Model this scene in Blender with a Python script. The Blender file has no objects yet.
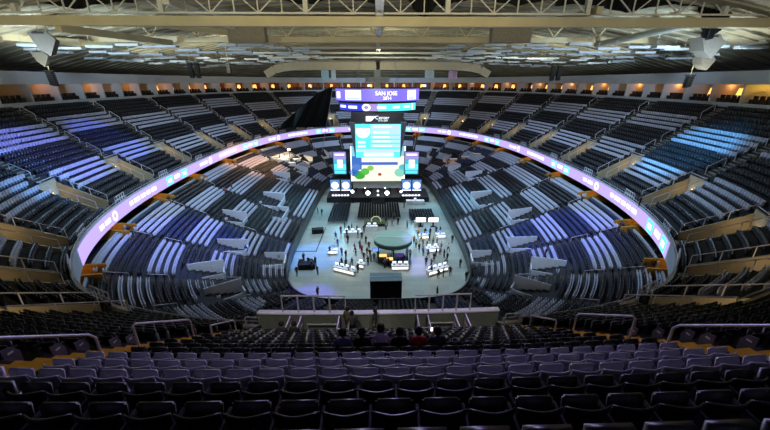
import bpy, bmesh, math, random
import numpy as np
from mathutils import Vector, Matrix
random.seed(7)
PI = math.pi
SC = bpy.context.scene
COL = SC.collection

# ------------------------------------------------------------------ materials
def lin(c):
    c = c / 255.0
    return c / 12.92 if c <= 0.04045 else ((c + 0.055) / 1.055) ** 2.4
def hexc(h):
    h = h.lstrip('#')
    return tuple(lin(int(h[i:i + 2], 16)) for i in (0, 2, 4)) + (1.0,)

MATS = {}
def mat(name, col, rough=0.6, metal=0.0, vary=0.12, scale=3.0, bump=0.0, spec=0.5):
    if name in MATS: return MATS[name]
    m = bpy.data.materials.new(name); m.use_nodes = True
    nt = m.node_tree; b = nt.nodes['Principled BSDF']
    c = hexc(col)
    b.inputs['Roughness'].default_value = rough
    b.inputs['Metallic'].default_value = metal
    b.inputs['Specular IOR Level'].default_value = spec
    tc = nt.nodes.new('ShaderNodeTexCoord')
    nz = nt.nodes.new('ShaderNodeTexNoise'); nz.inputs['Scale'].default_value = scale; nz.inputs['Detail'].default_value = 3
    nt.links.new(tc.outputs['Object'], nz.inputs['Vector'])
    rp = nt.nodes.new('ShaderNodeValToRGB')
    rp.color_ramp.elements[0].position = 0.3; rp.color_ramp.elements[1].position = 0.7
    lo = tuple(x * (1 - vary) for x in c[:3]) + (1,); hi = tuple(min(1, x * (1 + vary)) for x in c[:3]) + (1,)
    rp.color_ramp.elements[0].color = lo; rp.color_ramp.elements[1].color = hi
    nt.links.new(nz.outputs['Fac'], rp.inputs['Fac']); nt.links.new(rp.outputs['Color'], b.inputs['Base Color'])
    if bump:
        bp = nt.nodes.new('ShaderNodeBump'); bp.inputs['Strength'].default_value = bump
        nt.links.new(nz.outputs['Fac'], bp.inputs['Height']); nt.links.new(bp.outputs['Normal'], b.inputs['Normal'])
    MATS[name] = m
    return m
def glow(name, col, strength=1.0):
    if name in MATS: return MATS[name]
    m = bpy.data.materials.new(name); m.use_nodes = True
    b = m.node_tree.nodes['Principled BSDF']
    b.inputs['Base Color'].default_value = (0.02, 0.02, 0.02, 1)
    b.inputs['Roughness'].default_value = 0.4
    b.inputs['Emission Color'].default_value = hexc(col)
    b.inputs['Emission Strength'].default_value = strength
    MATS[name] = m
    return m

# ------------------------------------------------------------------ mesh builder
class MB:
    def __init__(s): s.v = []; s.f = []; s.m = []
    def add(s, vs, fs, mi=0):
        n = len(s.v); s.v += [tuple(v) for v in vs]
        s.f += [tuple(i + n for i in f) for f in fs]; s.m += [mi] * len(fs)
        return s
    def quad(s, a, b, c, d, mi=0): return s.add([a, b, c, d], [(0, 1, 2, 3)], mi)
    def hexa(s, p, mi=0):     # 8 corners: bottom ring 0-3, top ring 4-7
        return s.add(p, [(3, 2, 1, 0), (4, 5, 6, 7), (0, 1, 5, 4), (1, 2, 6, 5), (2, 3, 7, 6), (3, 0, 4, 7)], mi)
    def box(s, c, d, mi=0, rz=0.0, rx=0.0):
        x, y, z = d[0] / 2, d[1] / 2, d[2] / 2
        M = Matrix.Rotation(rz, 3, 'Z') @ Matrix.Rotation(rx, 3, 'X')
        C = Vector(c)
        p = [C + M @ Vector(q) for q in ((-x, -y, -z), (x, -y, -z), (x, y, -z), (-x, y, -z), (-x, -y, z), (x, -y, z), (x, y, z), (-x, y, z))]
        return s.hexa(p, mi)
    def bar(s, p, q, w, h, mi=0):
        p, q = Vector(p), Vector(q); d = (q - p)
        if d.length < 1e-6: return s
        d.normalize(); up = Vector((0, 0, 1)) if abs(d.z) < 0.95 else Vector((0, 1, 0))
        r = d.cross(up).normalized() * (w / 2); u = r.cross(d).normalized() * (h / 2)
        return s.hexa([p - r - u, p + r - u, q + r - u, q - r - u, p - r + u, p + r + u, q + r + u, q - r + u], mi)
    def tube(s, pts, r, n=6, mi=0):
        pts = [Vector(p) for p in pts]; rings = []
        ref = None
        for i, p in enumerate(pts):
            a = pts[max(0, i - 1)]; b = pts[min(len(pts) - 1, i + 1)]
            t = (b - a).normalized()
            if ref is None: ref = Vector((0, 0, 1)) if abs(t.z) < 0.9 else Vector((1, 0, 0))
            x = t.cross(ref)
            if x.length < 1e-4: ref = Vector((0, 1, 0)); x = t.cross(ref)
            x.normalize(); y = x.cross(t).normalized(); ref = y
            rr = r[i] if isinstance(r, (list, tuple)) else r
            rings.append([p + (x * math.cos(k * 2 * PI / n) + y * math.sin(k * 2 * PI / n)) * rr for k in range(n)])
        vs = [v for rg in rings for v in rg]; fs = []
        for i in range(len(rings) - 1):
            for k in range(n):
                a = i * n + k; b = i * n + (k + 1) % n
                fs.append((a, b, b + n, a + n))
        fs.append(tuple(range(n - 1, -1, -1))); L = (len(rings) - 1) * n; fs.append(tuple(L + k for k in range(n)))
        return s.add(vs, fs, mi)
    def lathe(s, prof, n=24, c=(0, 0, 0), mi=0, sx=1.0, sy=1.0):
        vs = []; fs = []
        for (r, z) in prof:
            for k in range(n):
                a = 2 * PI * k / n; vs.append((c[0] + r * sx * math.cos(a), c[1] + r * sy * math.sin(a), c[2] + z))
        for i in range(len(prof) - 1):
            for k in range(n):
                a = i * n + k; b = i * n + (k + 1) % n; fs.append((a, b, b + n, a + n))
        if prof[0][0] > 1e-5: fs.append(tuple(range(n - 1, -1, -1)))
        if prof[-1][0] > 1e-5: L = (len(prof) - 1) * n; fs.append(tuple(L + k for k in range(n)))
        return s.add(vs, fs, mi)
    def mesh(s, name, mats):
        me = bpy.data.meshes.new(name)
        me.from_pydata(s.v, [], s.f)
        for m in (mats if isinstance(mats, (list, tuple)) else [mats]): me.materials.append(m)
        if len(me.materials) > 1: me.polygons.foreach_set('material_index', s.m)
        me.update(); return me
    def obj(s, name, mats, parent=None, loc=None, rz=0.0):
        return link(name, s.mesh(name, mats), parent, loc, rz)

def link(name, me, parent=None, loc=None, rz=0.0):
    o = bpy.data.objects.new(name, me); COL.objects.link(o)
    if loc is not None: o.location = loc
    if rz: o.rotation_euler.z = rz
    if parent is not None: o.parent = parent
    return o
USED = {}
def tag(o, label, cat, group=None):
    n = len(label.split())
    if n > 16 or n < 4: print('LABEL LEN', n, label)
    if label in USED and not group: print('DUP LABEL', label)
    USED[label] = 1
    o['label'] = label; o['category'] = cat
    if group: o['group'] = group
    return o
def empty(name, loc, label, cat, group=None, rz=0.0):
    o = bpy.data.objects.new(name, None); COL.objects.link(o); o.location = loc; o.rotation_euler.z = rz
    o.empty_display_size = 0.3
    return tag(o, label, cat, group)
def struct(o): o['kind'] = 'structure'; return o
def bevel(o, w=0.02, seg=2):
    m = o.modifiers.new('bevel', 'BEVEL'); m.width = w; m.segments = seg; m.limit_method = 'ANGLE'; return o
def smooth(me):
    me.polygons.foreach_set('use_smooth', [True] * len(me.polygons)); return me

def text_mesh(txt, size, depth=0.02, align='CENTER', bold=0.0):
    cu = bpy.data.curves.new('lettering', 'FONT'); cu.body = txt; cu.size = size; cu.extrude = depth; cu.offset = bold
    cu.align_x = align; cu.align_y = 'CENTER'
    o = bpy.data.objects.new('lettering_source', cu); COL.objects.link(o)
    dg = bpy.context.evaluated_depsgraph_get()
    me = bpy.data.meshes.new_from_object(o.evaluated_get(dg))
    bpy.data.objects.remove(o); me.materials.clear()
    return me

ONES = 'zero first second third fourth fifth sixth seventh eighth ninth tenth eleventh twelfth thirteenth fourteenth fifteenth sixteenth seventeenth eighteenth nineteenth twentieth'.split()
TENS = {20: 'twenty', 30: 'thirty', 40: 'forty', 50: 'fifty', 60: 'sixty', 70: 'seventy', 80: 'eighty', 90: 'ninety'}
def nth(n):
    if n <= 20: return ONES[n]
    t, u = n // 10 * 10, n % 10
    return TENS[t] + '-' + ONES[u] if u else TENS[t][:-1] + 'ieth'

# ------------------------------------------------------------------ camera
EYE = Vector((0, 0, 26.5)); FPX = 342.0; PITCH = math.radians(21.3); YAW = math.radians(1.17)
cam_d = bpy.data.cameras.new('camera'); cam = bpy.data.objects.new('camera', cam_d); COL.objects.link(cam)
cam.location = EYE; cam.rotation_euler = (PI / 2 - PITCH, 0, -YAW)
cam_d.sensor_width = 36; cam_d.sensor_fit = 'HORIZONTAL'; cam_d.lens = 36 * FPX / 770; cam_d.clip_end = 600; cam_d.clip_start = 0.1
SC.camera = cam
_F = Vector((math.sin(YAW) * math.cos(PITCH), math.cos(YAW) * math.cos(PITCH), -math.sin(PITCH)))
_R = Vector((math.cos(YAW), -math.sin(YAW), 0)); _U = _R.cross(_F)
def ray(px, py): return _F + _R * ((px - 385) / FPX) - _U * ((py - 215) / FPX)
def on_z(px, py, z):
    d = ray(px, py); return EYE + d * ((z - EYE.z) / d.z)
def on_y(px, py, y):
    d = ray(px, py); return EYE + d * (y / d.y)
def project(p):
    q = Vector(p) - EYE; zc = q.dot(_F)
    if zc < 0.05: return None
    return 385 + FPX * q.dot(_R) / zc, 215 - FPX * q.dot(_U) / zc, zc

# ------------------------------------------------------------------ arena plan curve
RA, RYC, RB = 37.5, 74.0, 56.8
def plan(phi):
    s, c = math.sin(phi), math.cos(phi)
    n = 2.75 if c > 0 else 2.3
    return (RA * math.copysign(abs(s) ** (2 / n), s), RYC - RB * math.copysign(abs(c) ** (2 / n), c))
def floor_plan(phi):
    s, c = math.sin(phi), math.cos(phi); n = 4.5
    return (14.2 * math.copysign(abs(s) ** (2 / n), s), 66.5 - 31.5 * math.copysign(abs(c) ** (2 / n), c))
_ph = np.linspace(0, 2 * PI, 24001)
_pts = np.array([plan(p) for p in _ph])
_seg = np.hypot(*np.diff(_pts, axis=0).T); _cum = np.concatenate([[0], np.cumsum(_seg)])
LEN = _cum[-1]
_S = np.arange(0, LEN, 0.25)
_X = np.interp(_S, _cum, _pts[:, 0]); _Y = np.interp(_S, _cum, _pts[:, 1]); _P = np.interp(_S, _cum, _ph)
def _sm(a, k=17):
    b = np.concatenate([a[-k:], a, a[:k]]); return np.convolve(b, np.ones(k) / k, 'same')[k:-k]
_tx = _sm(np.roll(_X, -1) - np.roll(_X, 1)); _ty = _sm(np.roll(_Y, -1) - np.roll(_Y, 1))
_l = np.hypot(_tx, _ty); _NX, _NY = _ty / _l, -_tx / _l         # outward
_FX = np.array([floor_plan(p)[0] for p in _P]); _FY = np.array([floor_plan(p)[1] for p in _P])
_FX = _sm(_FX, 9); _FY = _sm(_FY, 9)
def pin(s, arr):
    return np.interp(np.mod(s, LEN), np.append(_S, LEN), np.append(arr, arr[0]))
def C(s): return pin(s, _X), pin(s, _Y)
def N(s):
    x, y = pin(s, _NX), pin(s, _NY); l = np.hypot(x, y); return x / l, y / l
def ZR(s):
    x, y = C(s)
    return 10.9 + 1.25 * np.exp(-(x / 24.0) ** 4) * (y < RYC)
PITCHR, RISE, NROW = 0.82, 0.5986, 20
def U(s, r, z=0.0):
    x, y = C(s); nx, ny = N(s)
    return Vector((float(x + nx * r), float(y + ny * r), float(ZR(s) + z)))
def L(s, t, z=0.0):
    x, y = C(s); fx, fy = pin(s, _FX), pin(s, _FY)
    return Vector((float(x + (fx - x) * t), float(y + (fy - y) * t), float(z)))
NLOW = 26
def zlow(t): return 1.0 + 6.0 * (1 - t) ** 1.15
def heading(s):          # rotation so that local +Y looks inward
    nx, ny = N(s); return math.atan2(float(nx), float(-ny))
def near_s(x, y):
    return float(_S[np.argmin((_X - x) ** 2 + (_Y - y) ** 2)])
AISLE_R = [near_s(*p) for p in ((7.7, 17.2), (17.4, 18.5), (25.8, 22.8), (31.6, 29.8), (35.6, 42), (37.2, 55.5), (37.5, 69), (37, 84), (34.5, 97.5), (30.5, 108.5), (24, 118), (14.5, 126), (5, 130))]
AISLES = AISLE_R + [LEN - s for s in AISLE_R]
AISLES[13] = LEN - near_s(7.3, 17.2)
def deck_z(k): return RISE * k
# ------------------------------------------------------------------ setting: decks, fascia, suites, floor
M_conc = mat('concrete', '#6d6c6a', 0.85, scale=0.6, vary=0.2)
M_concd = mat('dark_concrete', '#29292d', 0.85, scale=0.5, vary=0.25)
M_tan = mat('tan_wall_paint', '#a3977c', 0.7, scale=1.0, vary=0.1)
M_yel = mat('yellow_nosing_paint', '#e6b020', 0.6, scale=6)
M_port = mat('ochre_portal_paint', '#b0802c', 0.7)
M_white = mat('white_painted_wall', '#dfe2ea', 0.6, vary=0.06)
M_band = mat('pale_fascia_paint', '#aeb4bb', 0.6, vary=0.05, scale=0.3)
M_black = mat('black_matte', '#08080a', 0.8)
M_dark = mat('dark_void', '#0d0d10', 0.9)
M_rail = mat('white_painted_steel', '#cfcbd6', 0.4, metal=0.2)
M_step = mat('aisle_step_concrete', '#57534e', 0.85)
VOM = [s for i, s in enumerate(AISLES) if i % 13 not in (0,)]
NOTCH = 6.3
def off(s, a): return abs((s - a + LEN / 2) % LEN - LEN / 2)
def in_vom(s, k): return 1 <= k <= 6 and any(off(s, a) < 1.5 for a in VOM)
def in_notch(s, k): return k <= 4 and off(s, 0) < NOTCH

base = set(np.round(np.arange(0, LEN, 1.6), 3))
for a in AISLES:
    for d in (-1.5, 1.5): base.add(round((a + d) % LEN, 3))
base |= {round(NOTCH, 3), round(LEN - NOTCH, 3)}
SS = sorted(base) + [LEN]
# drop samples that crowd each other
ss = [SS[0]]
for s in SS[1:]:
    ss.append(s)
SS = ss
mb = MB()
for i in range(len(SS) - 1):
    s0, s1 = SS[i], SS[i + 1]; sm = (s0 + s1) / 2
    for k in range(NROW):
        if in_vom(sm, k) or in_notch(sm, k): continue
        r0, r1 = PITCHR * k, PITCHR * (k + 1); zk = deck_z(k); zp = deck_z(k - 1) if k else -1.2
        mb.quad(U(s0, r0, zk), U(s1, r0, zk), U(s1, r1, zk), U(s0, r1, zk))
        mb.quad(U(s0, r0, zp), U(s1, r0, zp), U(s1, r0, zk), U(s0, r0, zk))
    # top walkway behind the last row
    r0 = PITCHR * NROW; zk = deck_z(NROW)
    mb.quad(U(s0, r0, zk), U(s1, r0, zk), U(s1, r0 + 1.6, zk), U(s0, r0 + 1.6, zk))
    mb.quad(U(s0, r0, zk - RISE), U(s1, r0, zk - RISE), U(s1, r0, zk), U(s0, r0, zk))
struct(mb.obj('upper_terrace', M_concd))

# lower terrace
mb = MB()
for i in range(len(SS) - 1):
    s0, s1 = SS[i], SS[i + 1]
    for k in range(NLOW):
        t0, t1 = k / NLOW, (k + 1) / NLOW; z0 = zlow(t0); z1 = zlow(t1)
        mb.quad(L(s0, t0, z0), L(s1, t0, z0), L(s1, t1, z0), L(s0, t1, z0))
        mb.quad(L(s0, t1, z1), L(s1, t1, z1), L(s1, t1, z0), L(s0, t1, z0))
struct(mb.obj('lower_terrace', M_concd))
# floor-side barrier, concourse behind the lower bowl, fascia
mb = MB()
for i in range(len(SS) - 1):
    s0, s1 = SS[i], SS[i + 1]
    mb.hexa([L(s0, 1, 0), L(s1, 1, 0), L(s1, 1.008, 0), L(s0, 1.008, 0), L(s0, 1, 1.9), L(s1, 1, 1.9), L(s1, 1.008, 1.9), L(s0, 1.008, 1.9)])
struct(mb.obj('wall_floor_barrier', mat('barrier_board', '#15161c', 0.4)))
PORT = [(a + (1.2 if a < LEN / 2 else -1.2)) % LEN for i, a in enumerate(AISLES)]
mb = MB(); mc = MB(); mf = MB()
def Z0(p, z): return Vector((p.x, p.y, z))
for i in range(len(SS) - 1):
    s0, s1 = SS[i], SS[i + 1]; sm = (s0 + s1) / 2
    a, b, c, d = U(s0, 0), U(s1, 0), U(s1, 0.2), U(s0, 0.2)
    if min(off(sm, p) for p in PORT) > 1.2:
        mb.hexa([Z0(a, 6.9), Z0(b, 6.9), Z0(c, 6.9), Z0(d, 6.9), Z0(a, 7.95), Z0(b, 7.95), Z0(c, 7.95), Z0(d, 7.95)])
    e, f = U(s1, 5), U(s0, 5)
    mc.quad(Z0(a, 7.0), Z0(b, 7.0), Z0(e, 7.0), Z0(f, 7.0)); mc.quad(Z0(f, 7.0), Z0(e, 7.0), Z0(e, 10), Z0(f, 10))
    if not in_notch(sm, 0):
        # fascia beam: front face, soffit, inner face, cap
        p0, p1, q0, q1 = U(s0, -0.05), U(s1, -0.05), U(s0, 0.2), U(s1, 0.2)
        zt = (0.35, 0.35)
        mf.hexa([p0 + Vector((0, 0, -1.75)), p1 + Vector((0, 0, -1.75)), q1 + Vector((0, 0, -1.75)), q0 + Vector((0, 0, -1.75)),
                 p0 + Vector((0, 0, .3)), p1 + Vector((0, 0, .3)), q1 + Vector((0, 0, .3)), q0 + Vector((0, 0, .3))])
    g, h = U(s0, 5, -1.75), U(s1, 5, -1.75)
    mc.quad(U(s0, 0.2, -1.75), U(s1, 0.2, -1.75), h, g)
struct(mb.obj('wall_lower_bowl_back', M_band)); struct(mc.obj('wall_concourse', M_dark)); struct(mf.obj('wall_upper_fascia', M_band))

# centre notch: raised cross aisle platform with its front wall
mb = MB()
NS = np.linspace(-NOTCH, NOTCH, 13)
zf = 14.0 - 12.15
for s0, s1 in zip(NS[:-1], NS[1:]):
    mb.quad(U(s0, 2.2, zf), U(s1, 2.2, zf), U(s1, 4.2, zf), U(s0, 4.2, zf), 0)
    mb.hexa([U(s0, 2.05, -1.5), U(s1, 2.05, -1.5), U(s1, 2.2, -1.5), U(s0, 2.2, -1.5), U(s0, 2.05, zf + 1.05), U(s1, 2.05, zf + 1.05), U(s1, 2.2, zf + 1.05), U(s0, 2.2, zf + 1.05)], 1)
    mb.hexa([U(s0, 2.0, zf + 1.05), U(s1, 2.0, zf + 1.05), U(s1, 2.3, zf + 1.05), U(s0, 2.3, zf + 1.05), U(s0, 2.0, zf + 1.13), U(s1, 2.0, zf + 1.13), U(s1, 2.3, zf + 1.13), U(s0, 2.3, zf + 1.13)], 2)
    mb.quad(U(s0, 4.1, zf - .5), U(s1, 4.1, zf - .5), U(s1, 4.1, deck_z(5)), U(s0, 4.1, deck_z(5)), 0)
for e in (-NOTCH, NOTCH):
    mb.hexa([U(e - .08, 0, -1.5), U(e + .08, 0, -1.5), U(e + .08, 4.2, -1.5), U(e - .08, 4.2, -1.5), U(e - .08, 0, 0.9), U(e + .08, 0, 0.9), U(e + .08, 4.2, deck_z(5) + .2), U(e - .08, 4.2, deck_z(5) + .2)], 0)
struct(mb.obj('wall_cross_aisle', [M_concd, mat('grey_green_wall_paint', '#787c72', 0.7), M_white]))

# vomitories of the upper deck
def quadwall(mb, s0, s1, r0, r1, zb0, zb1, zt0, zt1, mi):
    mb.hexa([U(s0, r0, zb0), U(s1, r0, zb0), U(s1, r1, zb1), U(s0, r1, zb1), U(s0, r0, zt0), U(s1, r0, zt0), U(s1, r1, zt1), U(s0, r1, zt1)], mi)
mb = MB()
RV0, RV1 = 0.82, 5.74
for a in VOM:
    z0 = 0.25
    for e in (-1.5, 1.5):
        quadwall(mb, a + e - .08, a + e + .08, RV0, RV1, z0 - .6, z0 - .6, deck_z(1) + .3, deck_z(6) + .3, 0)
    quadwall(mb, a - 1.55, a + 1.55, RV1 - .02, RV1 + .14, z0 - .6, z0 - .6, deck_z(6) + .75, deck_z(6) + .75, 0)
    quadwall(mb, a - .9, a + .9, RV1 - .1, RV1 - .01, z0, z0, z0 + 2.2, z0 + 2.2, 2)  # dark panel stands in for the unlit doorway opening
    mb.quad(U(a - 1.5, RV0, z0), U(a + 1.5, RV0, z0), U(a + 1.5, RV1, z0), U(a - 1.5, RV1, z0), 1)
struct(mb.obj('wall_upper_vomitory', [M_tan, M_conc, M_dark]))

# aisle steps (upper): half steps with painted nosing
for ai, a in enumerate(AISLES):
    mb = MB(); near = ai % 13 == 0
    for k in range(NROW):
        if in_vom(a, k): continue
        if near and k < 3 : pass
        z = deck_z(k)
        w = .85 if near else .62
        quadwall(mb, a - w, a + w, PITCHR * k + .41, PITCHR * (k + 1), z, z, z + .3, z + .3, 0)
        for r, zz in ((PITCHR * k, z), (PITCHR * k + .41, z + .3)):
            quadwall(mb, a - w, a + w, r - .012, r + (.22 if near else .07), zz - .07, zz - .07, zz + .008, zz + .008, 1)
    struct(mb.obj('aisle_steps', [M_step, M_yel if near else mat('pale_nosing', '#8a8170', 0.7)]))
# lower bowl aisle steps and portals
mb = MB(); mp = MB()
for a in PORT:
    for k in range(NLOW):
        t0, t1 = (k + .5) / NLOW, (k + 1) / NLOW; z = zlow(k / NLOW)
        p = [L(a - .6, t0), L(a + .6, t0), L(a + .6, t1), L(a - .6, t1)]
        mb.hexa([Z0(q, z - .05) for q in p] + [Z0(q, z + .02 - (zlow(k / NLOW) - zlow((k + 1) / NLOW)) * 0) for q in p], 0)
    for e in (-1.25, 1.25):
        p = [U(a + e - .12, -1.2), U(a + e + .12, -1.2), U(a + e + .12, 4.9), U(a + e - .12, 4.9)]
        zt = [6.9, 6.9, 9.1, 9.1]
        mp.hexa([Z0(q, 6.0) for q in p] + [Z0(p[0], 7.9), Z0(p[1], 7.9), Z0(p[2], 9.1), Z0(p[3], 9.1)], 0)
    p = [U(a - 1.2, 3.5), U(a + 1.2, 3.5)]
    mp.quad(Z0(p[0], 7), Z0(p[1], 7), Z0(p[1], 9.1), Z0(p[0], 9.1), 0)
struct(mb.obj('lower_aisle_steps', mat('lower_aisle_concrete', '#453a31', 0.85))); struct(mp.obj('wall_lower_portal', M_port))

# white walled platforms in the lower bowl
LOWBOX = []
def lowbox(s, t0, t1, hw):
    LOWBOX.append((s, t0, t1, hw))
    mb = MB(); zt = zlow(t0) + .75
    def W(sa, sb, ta, tb, zb, zt, mi=0):
        p = [L(sa, ta), L(sb, ta), L(sb, tb), L(sa, tb)]
        mb.hexa([Z0(q, zb) for q in p] + [Z0(q, zt) for q in p], mi)
    zl = zlow(t1)
    W(s - hw, s + hw, t1 - .007, t1, zl - .2, zl + 1.15)
    lo_ = s - hw if s < LEN / 2 else s + hw - .15; hi_ = s + hw - .15 if s < LEN / 2 else s - hw
    W(lo_, lo_ + .15, t0, t1, zl - .2, zl + 1.0); W(hi_, hi_ + .15, t0, t1, zl - .2, zt + .1)
    W(s - hw, s + hw, t0, t1, zl - .2, zl + .12, 1)
    struct(mb.obj('wall_lower_platform', [M_white, M_conc]))
for i in (2, 3, 4, 5, 6, 7, 8, 9, 10):
    for sg in (1, -1):
        a = AISLE_R[i] + 1.2
        s = a if sg == 1 else LEN - a
        t = (.50, .42, .52, .40, .54, .42, .50, .36, .34)[i - 2]
        lowbox((s + sg * 2.9) % LEN, t, t + .21, 1.5)
for s, t0, t1, hw in ((AISLE_R[4] + 1.2, .84, .99, 3.2), (LEN - AISLE_R[4] - 1.2, .84, .99, 3.2), (LEN - AISLE_R[6] - 1, .74, .84, 2.6)):
    lowbox(s % LEN, t0, t1, hw)

# suites level
RS = PITCHR * NROW + 0.25
s_lo, s_hi = near_s(36, 44), LEN - near_s(36, 44)
NSU = 44
SUE = np.linspace(s_lo, s_hi, NSU + 1)
ZD = deck_z(NROW)
mw = MB(); md = MB(); mbk = MB()
SG = [s for s in np.linspace(0, LEN, 300)]
for s0, s1 in zip(SG[:-1], SG[1:]):
    sm = (s0 + s1) / 2
    open_ = s_lo < sm < s_hi
    def W(m, r, ra, za, zb):
        za += ZD; zb += ZD
        m.hexa([U(s0, r, za), U(s1, r, za), U(s1, ra, za), U(s0, ra, za), U(s0, r, zb), U(s1, r, zb), U(s1, ra, zb), U(s0, ra, zb)])
    if sm < 40 or sm > LEN - 40: r0 = RS + 1.3; lo = -3
    else: r0 = RS; lo = -.4
    if open_:
        W(mw, r0, r0 + .25, lo, 0.65); W(mw, r0, r0 + .25, 3.25, 5.1)
        mw.quad(U(s0, r0, .4 + ZD), U(s1, r0, .4 + ZD), U(s1, r0 + 5, .4 + ZD), U(s0, r0 + 5, .4 + ZD))
        W(mbk, r0 + 4.8, r0 + 5, .4, 3.4); mw.quad(U(s0, r0, 3.3 + ZD), U(s1, r0, 3.3 + ZD), U(s1, r0 + 5, 3.3 + ZD), U(s0, r0 + 5, 3.3 + ZD))
    else:
        W(mw, r0, r0 + .25, lo, 5.1)
struct(mw.obj('wall_suite_level', M_band)); struct(mbk.obj('wall_suite_back', mat('suite_back_wall', '#7a4a2c', 0.7, scale=.8, vary=.5)))
for s in SUE:
    zb_, zt_ = ZD + .4, ZD + 3.3
    md.hexa([U(s - .12, RS + .02, zb_), U(s + .12, RS + .02, zb_), U(s + .12, RS + 4.8, zb_), U(s - .12, RS + 4.8, zb_), U(s - .12, RS + .02, zt_), U(s + .12, RS + .02, zt_), U(s + .12, RS + 4.8, zt_), U(s - .12, RS + 4.8, zt_)])
struct(md.obj('wall_suite_dividers', M_band))

# event floor: one slab, procedural
fm = bpy.data.materials.new('event_floor'); fm.use_nodes = True
nt = fm.node_tree; b = nt.nodes['Principled BSDF']; b.inputs['Roughness'].default_value = .38
tc = nt.nodes.new('ShaderNodeTexCoord'); br = nt.nodes.new('ShaderNodeTexBrick')
br.inputs['Color1'].default_value = hexc('#868f88'); br.inputs['Color2'].default_value = hexc('#939c94'); br.inputs['Mortar'].default_value = hexc('#6d7672')
br.inputs['Scale'].default_value = 1; br.inputs['Brick Width'].default_value = 2.4; br.inputs['Row Height'].default_value = 1.2; br.inputs['Mortar Size'].default_value = .015
nt.links.new(tc.outputs['Object'], br.inputs['Vector']); nt.links.new(br.outputs['Color'], b.inputs['Base Color'])
mb = MB(); mb.box((0, 72, -.2), (60, 110, .4)); struct(mb.obj('floor', fm))
# ------------------------------------------------------------------ seats
M_sl = mat('pale_grey_seat_plastic', '#b0b0be', 0.35, vary=.06)
M_sd = mat('dark_navy_seat_plastic', '#10131c', 0.35, vary=.1)
M_sb = mat('navy_blue_seat_plastic', '#1d2748', 0.4, vary=.1)
M_arm = mat('grey_armrest_plastic', '#55535a', 0.5)
M_endp = mat('grey_end_panel', '#63606a', 0.5)
def band_upper(sec, k):
    kt = NROW - 1 - k
    if sec == 'C': return 1 if 4 <= kt <= 6 else 0
    sh = (0, 1, -1, 2, 0, -1, 1)[sec % 7]
    kt += sh
    if 4 <= kt <= 7: return 1
    if 12 <= kt <= 15: return 1
    return 0
def band_lower(sec, k):
    return 1 if ((k + (sec % 3) * 3 + (sec // 3)) % 8) < 4 else 0
AS = sorted(AISLES)
def section(s, edges):
    import bisect
    return bisect.bisect(edges, s % LEN) % len(edges)
PS = sorted(PORT)
def inframe(p, mx=90, my=60):
    q = project(p)
    return q is not None and -mx < q[0] < 770 + mx and -my < q[1] < 430 + my
up_spots = []
W = 0.535
for k in range(NROW):
    r = PITCHR * k + .62
    # walk with equal true spacing
    n = 4 * len(_S); sv = np.linspace(0, LEN, n)
    x = pin(sv, _X) + pin(sv, _NX) * r; y = pin(sv, _Y) + pin(sv, _NY) * r
    d = np.concatenate([[0], np.cumsum(np.hypot(np.diff(x), np.diff(y)))])
    cnt = int(d[-1] / W)
    starts = np.interp((np.arange(cnt) + (k * .37) % 1) * d[-1] / cnt, d, sv)
    for s in starts:
        s = float(s)
        oa = min(off(s, a) for a in AISLES)
        if oa < (1.22 if min(off(s, AISLES[0]), off(s, AISLES[13])) < 3 else .95): continue
        if 1 <= k <= 7 and min(off(s, a) for a in VOM) < 1.95: continue
        if k <= 4 and off(s, 0) < NOTCH + .4: continue
        if k == 19 and off(s, 0) < 3.0: continue
        p = U(s, r, deck_z(k))
        if not inframe(p + Vector((0, 0, .6))): continue
        sec = section(s, AS); nearsec = off(s, 0) < AISLE_R[0]
        b = band_upper('C' if off(s, 0) < AISLE_R[1] else sec, k)
        q = project(p + Vector((0, 0, .6)))
        up_spots.append((q[2], s, k, b, p, 'C' if nearsec else ('R' if s < LEN / 2 else 'L'), q, oa < (1.22 if min(off(s, AISLES[0]), off(s, AISLES[13])) < 3 else .95) + W * 1.0))
vis = [u for u in up_spots if -6 < u[6][0] < 776 and u[6][1] < 436]
vis.sort(key=lambda u: u[0])
IND = vis[:300]; indset = {(u[1], u[2]) for u in IND}
REST = [u for u in up_spots if (u[1], u[2]) not in indset]

# detailed seat parts (local: +Y towards the event floor, origin on the tread at the back)
def shell_mesh(name, m):
    mb = MB(); nx, nz = 9, 6; F = []; 
    for side in (0, 1):
        for j in range(nz + 1):
            for i in range(nx + 1):
                u = i / nx * 2 - 1; w = j / nz
                x = u * .256 * (1 - .06 * (1 - w)); z = .40 + .475 * w
                topcut = .035 * max(0, w - .8) * 5 * (abs(u) ** 3)
                y = -.05 * w + .09 * u * u + (0 if side == 0 else .045 - .018 * w)
                F.append((x, y, z - topcut))
    n1 = (nx + 1) * (nz + 1); fs = []
    idx = lambda i, j, s: s * n1 + j * (nx + 1) + i
    for j in range(nz):
        for i in range(nx):
            fs.append((idx(i, j, 0), idx(i + 1, j, 0), idx(i + 1, j + 1, 0), idx(i, j + 1, 0)))
            fs.append((idx(i, j, 1), idx(i, j + 1, 1), idx(i + 1, j + 1, 1), idx(i + 1, j, 1)))
    for i in range(nx):
        fs.append((idx(i, nz, 0), idx(i + 1, nz, 0), idx(i + 1, nz, 1), idx(i, nz, 1)))
        fs.append((idx(i, 0, 0), idx(i, 0, 1), idx(i + 1, 0, 1), idx(i + 1, 0, 0)))
    for j in range(nz):
        fs.append((idx(0, j, 0), idx(0, j + 1, 0), idx(0, j + 1, 1), idx(0, j, 1)))
        fs.append((idx(nx, j, 0), idx(nx, j, 1), idx(nx, j + 1, 1), idx(nx, j + 1, 0)))
    mb.add(F, fs); return smooth(mb.mesh(name, m))
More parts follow.
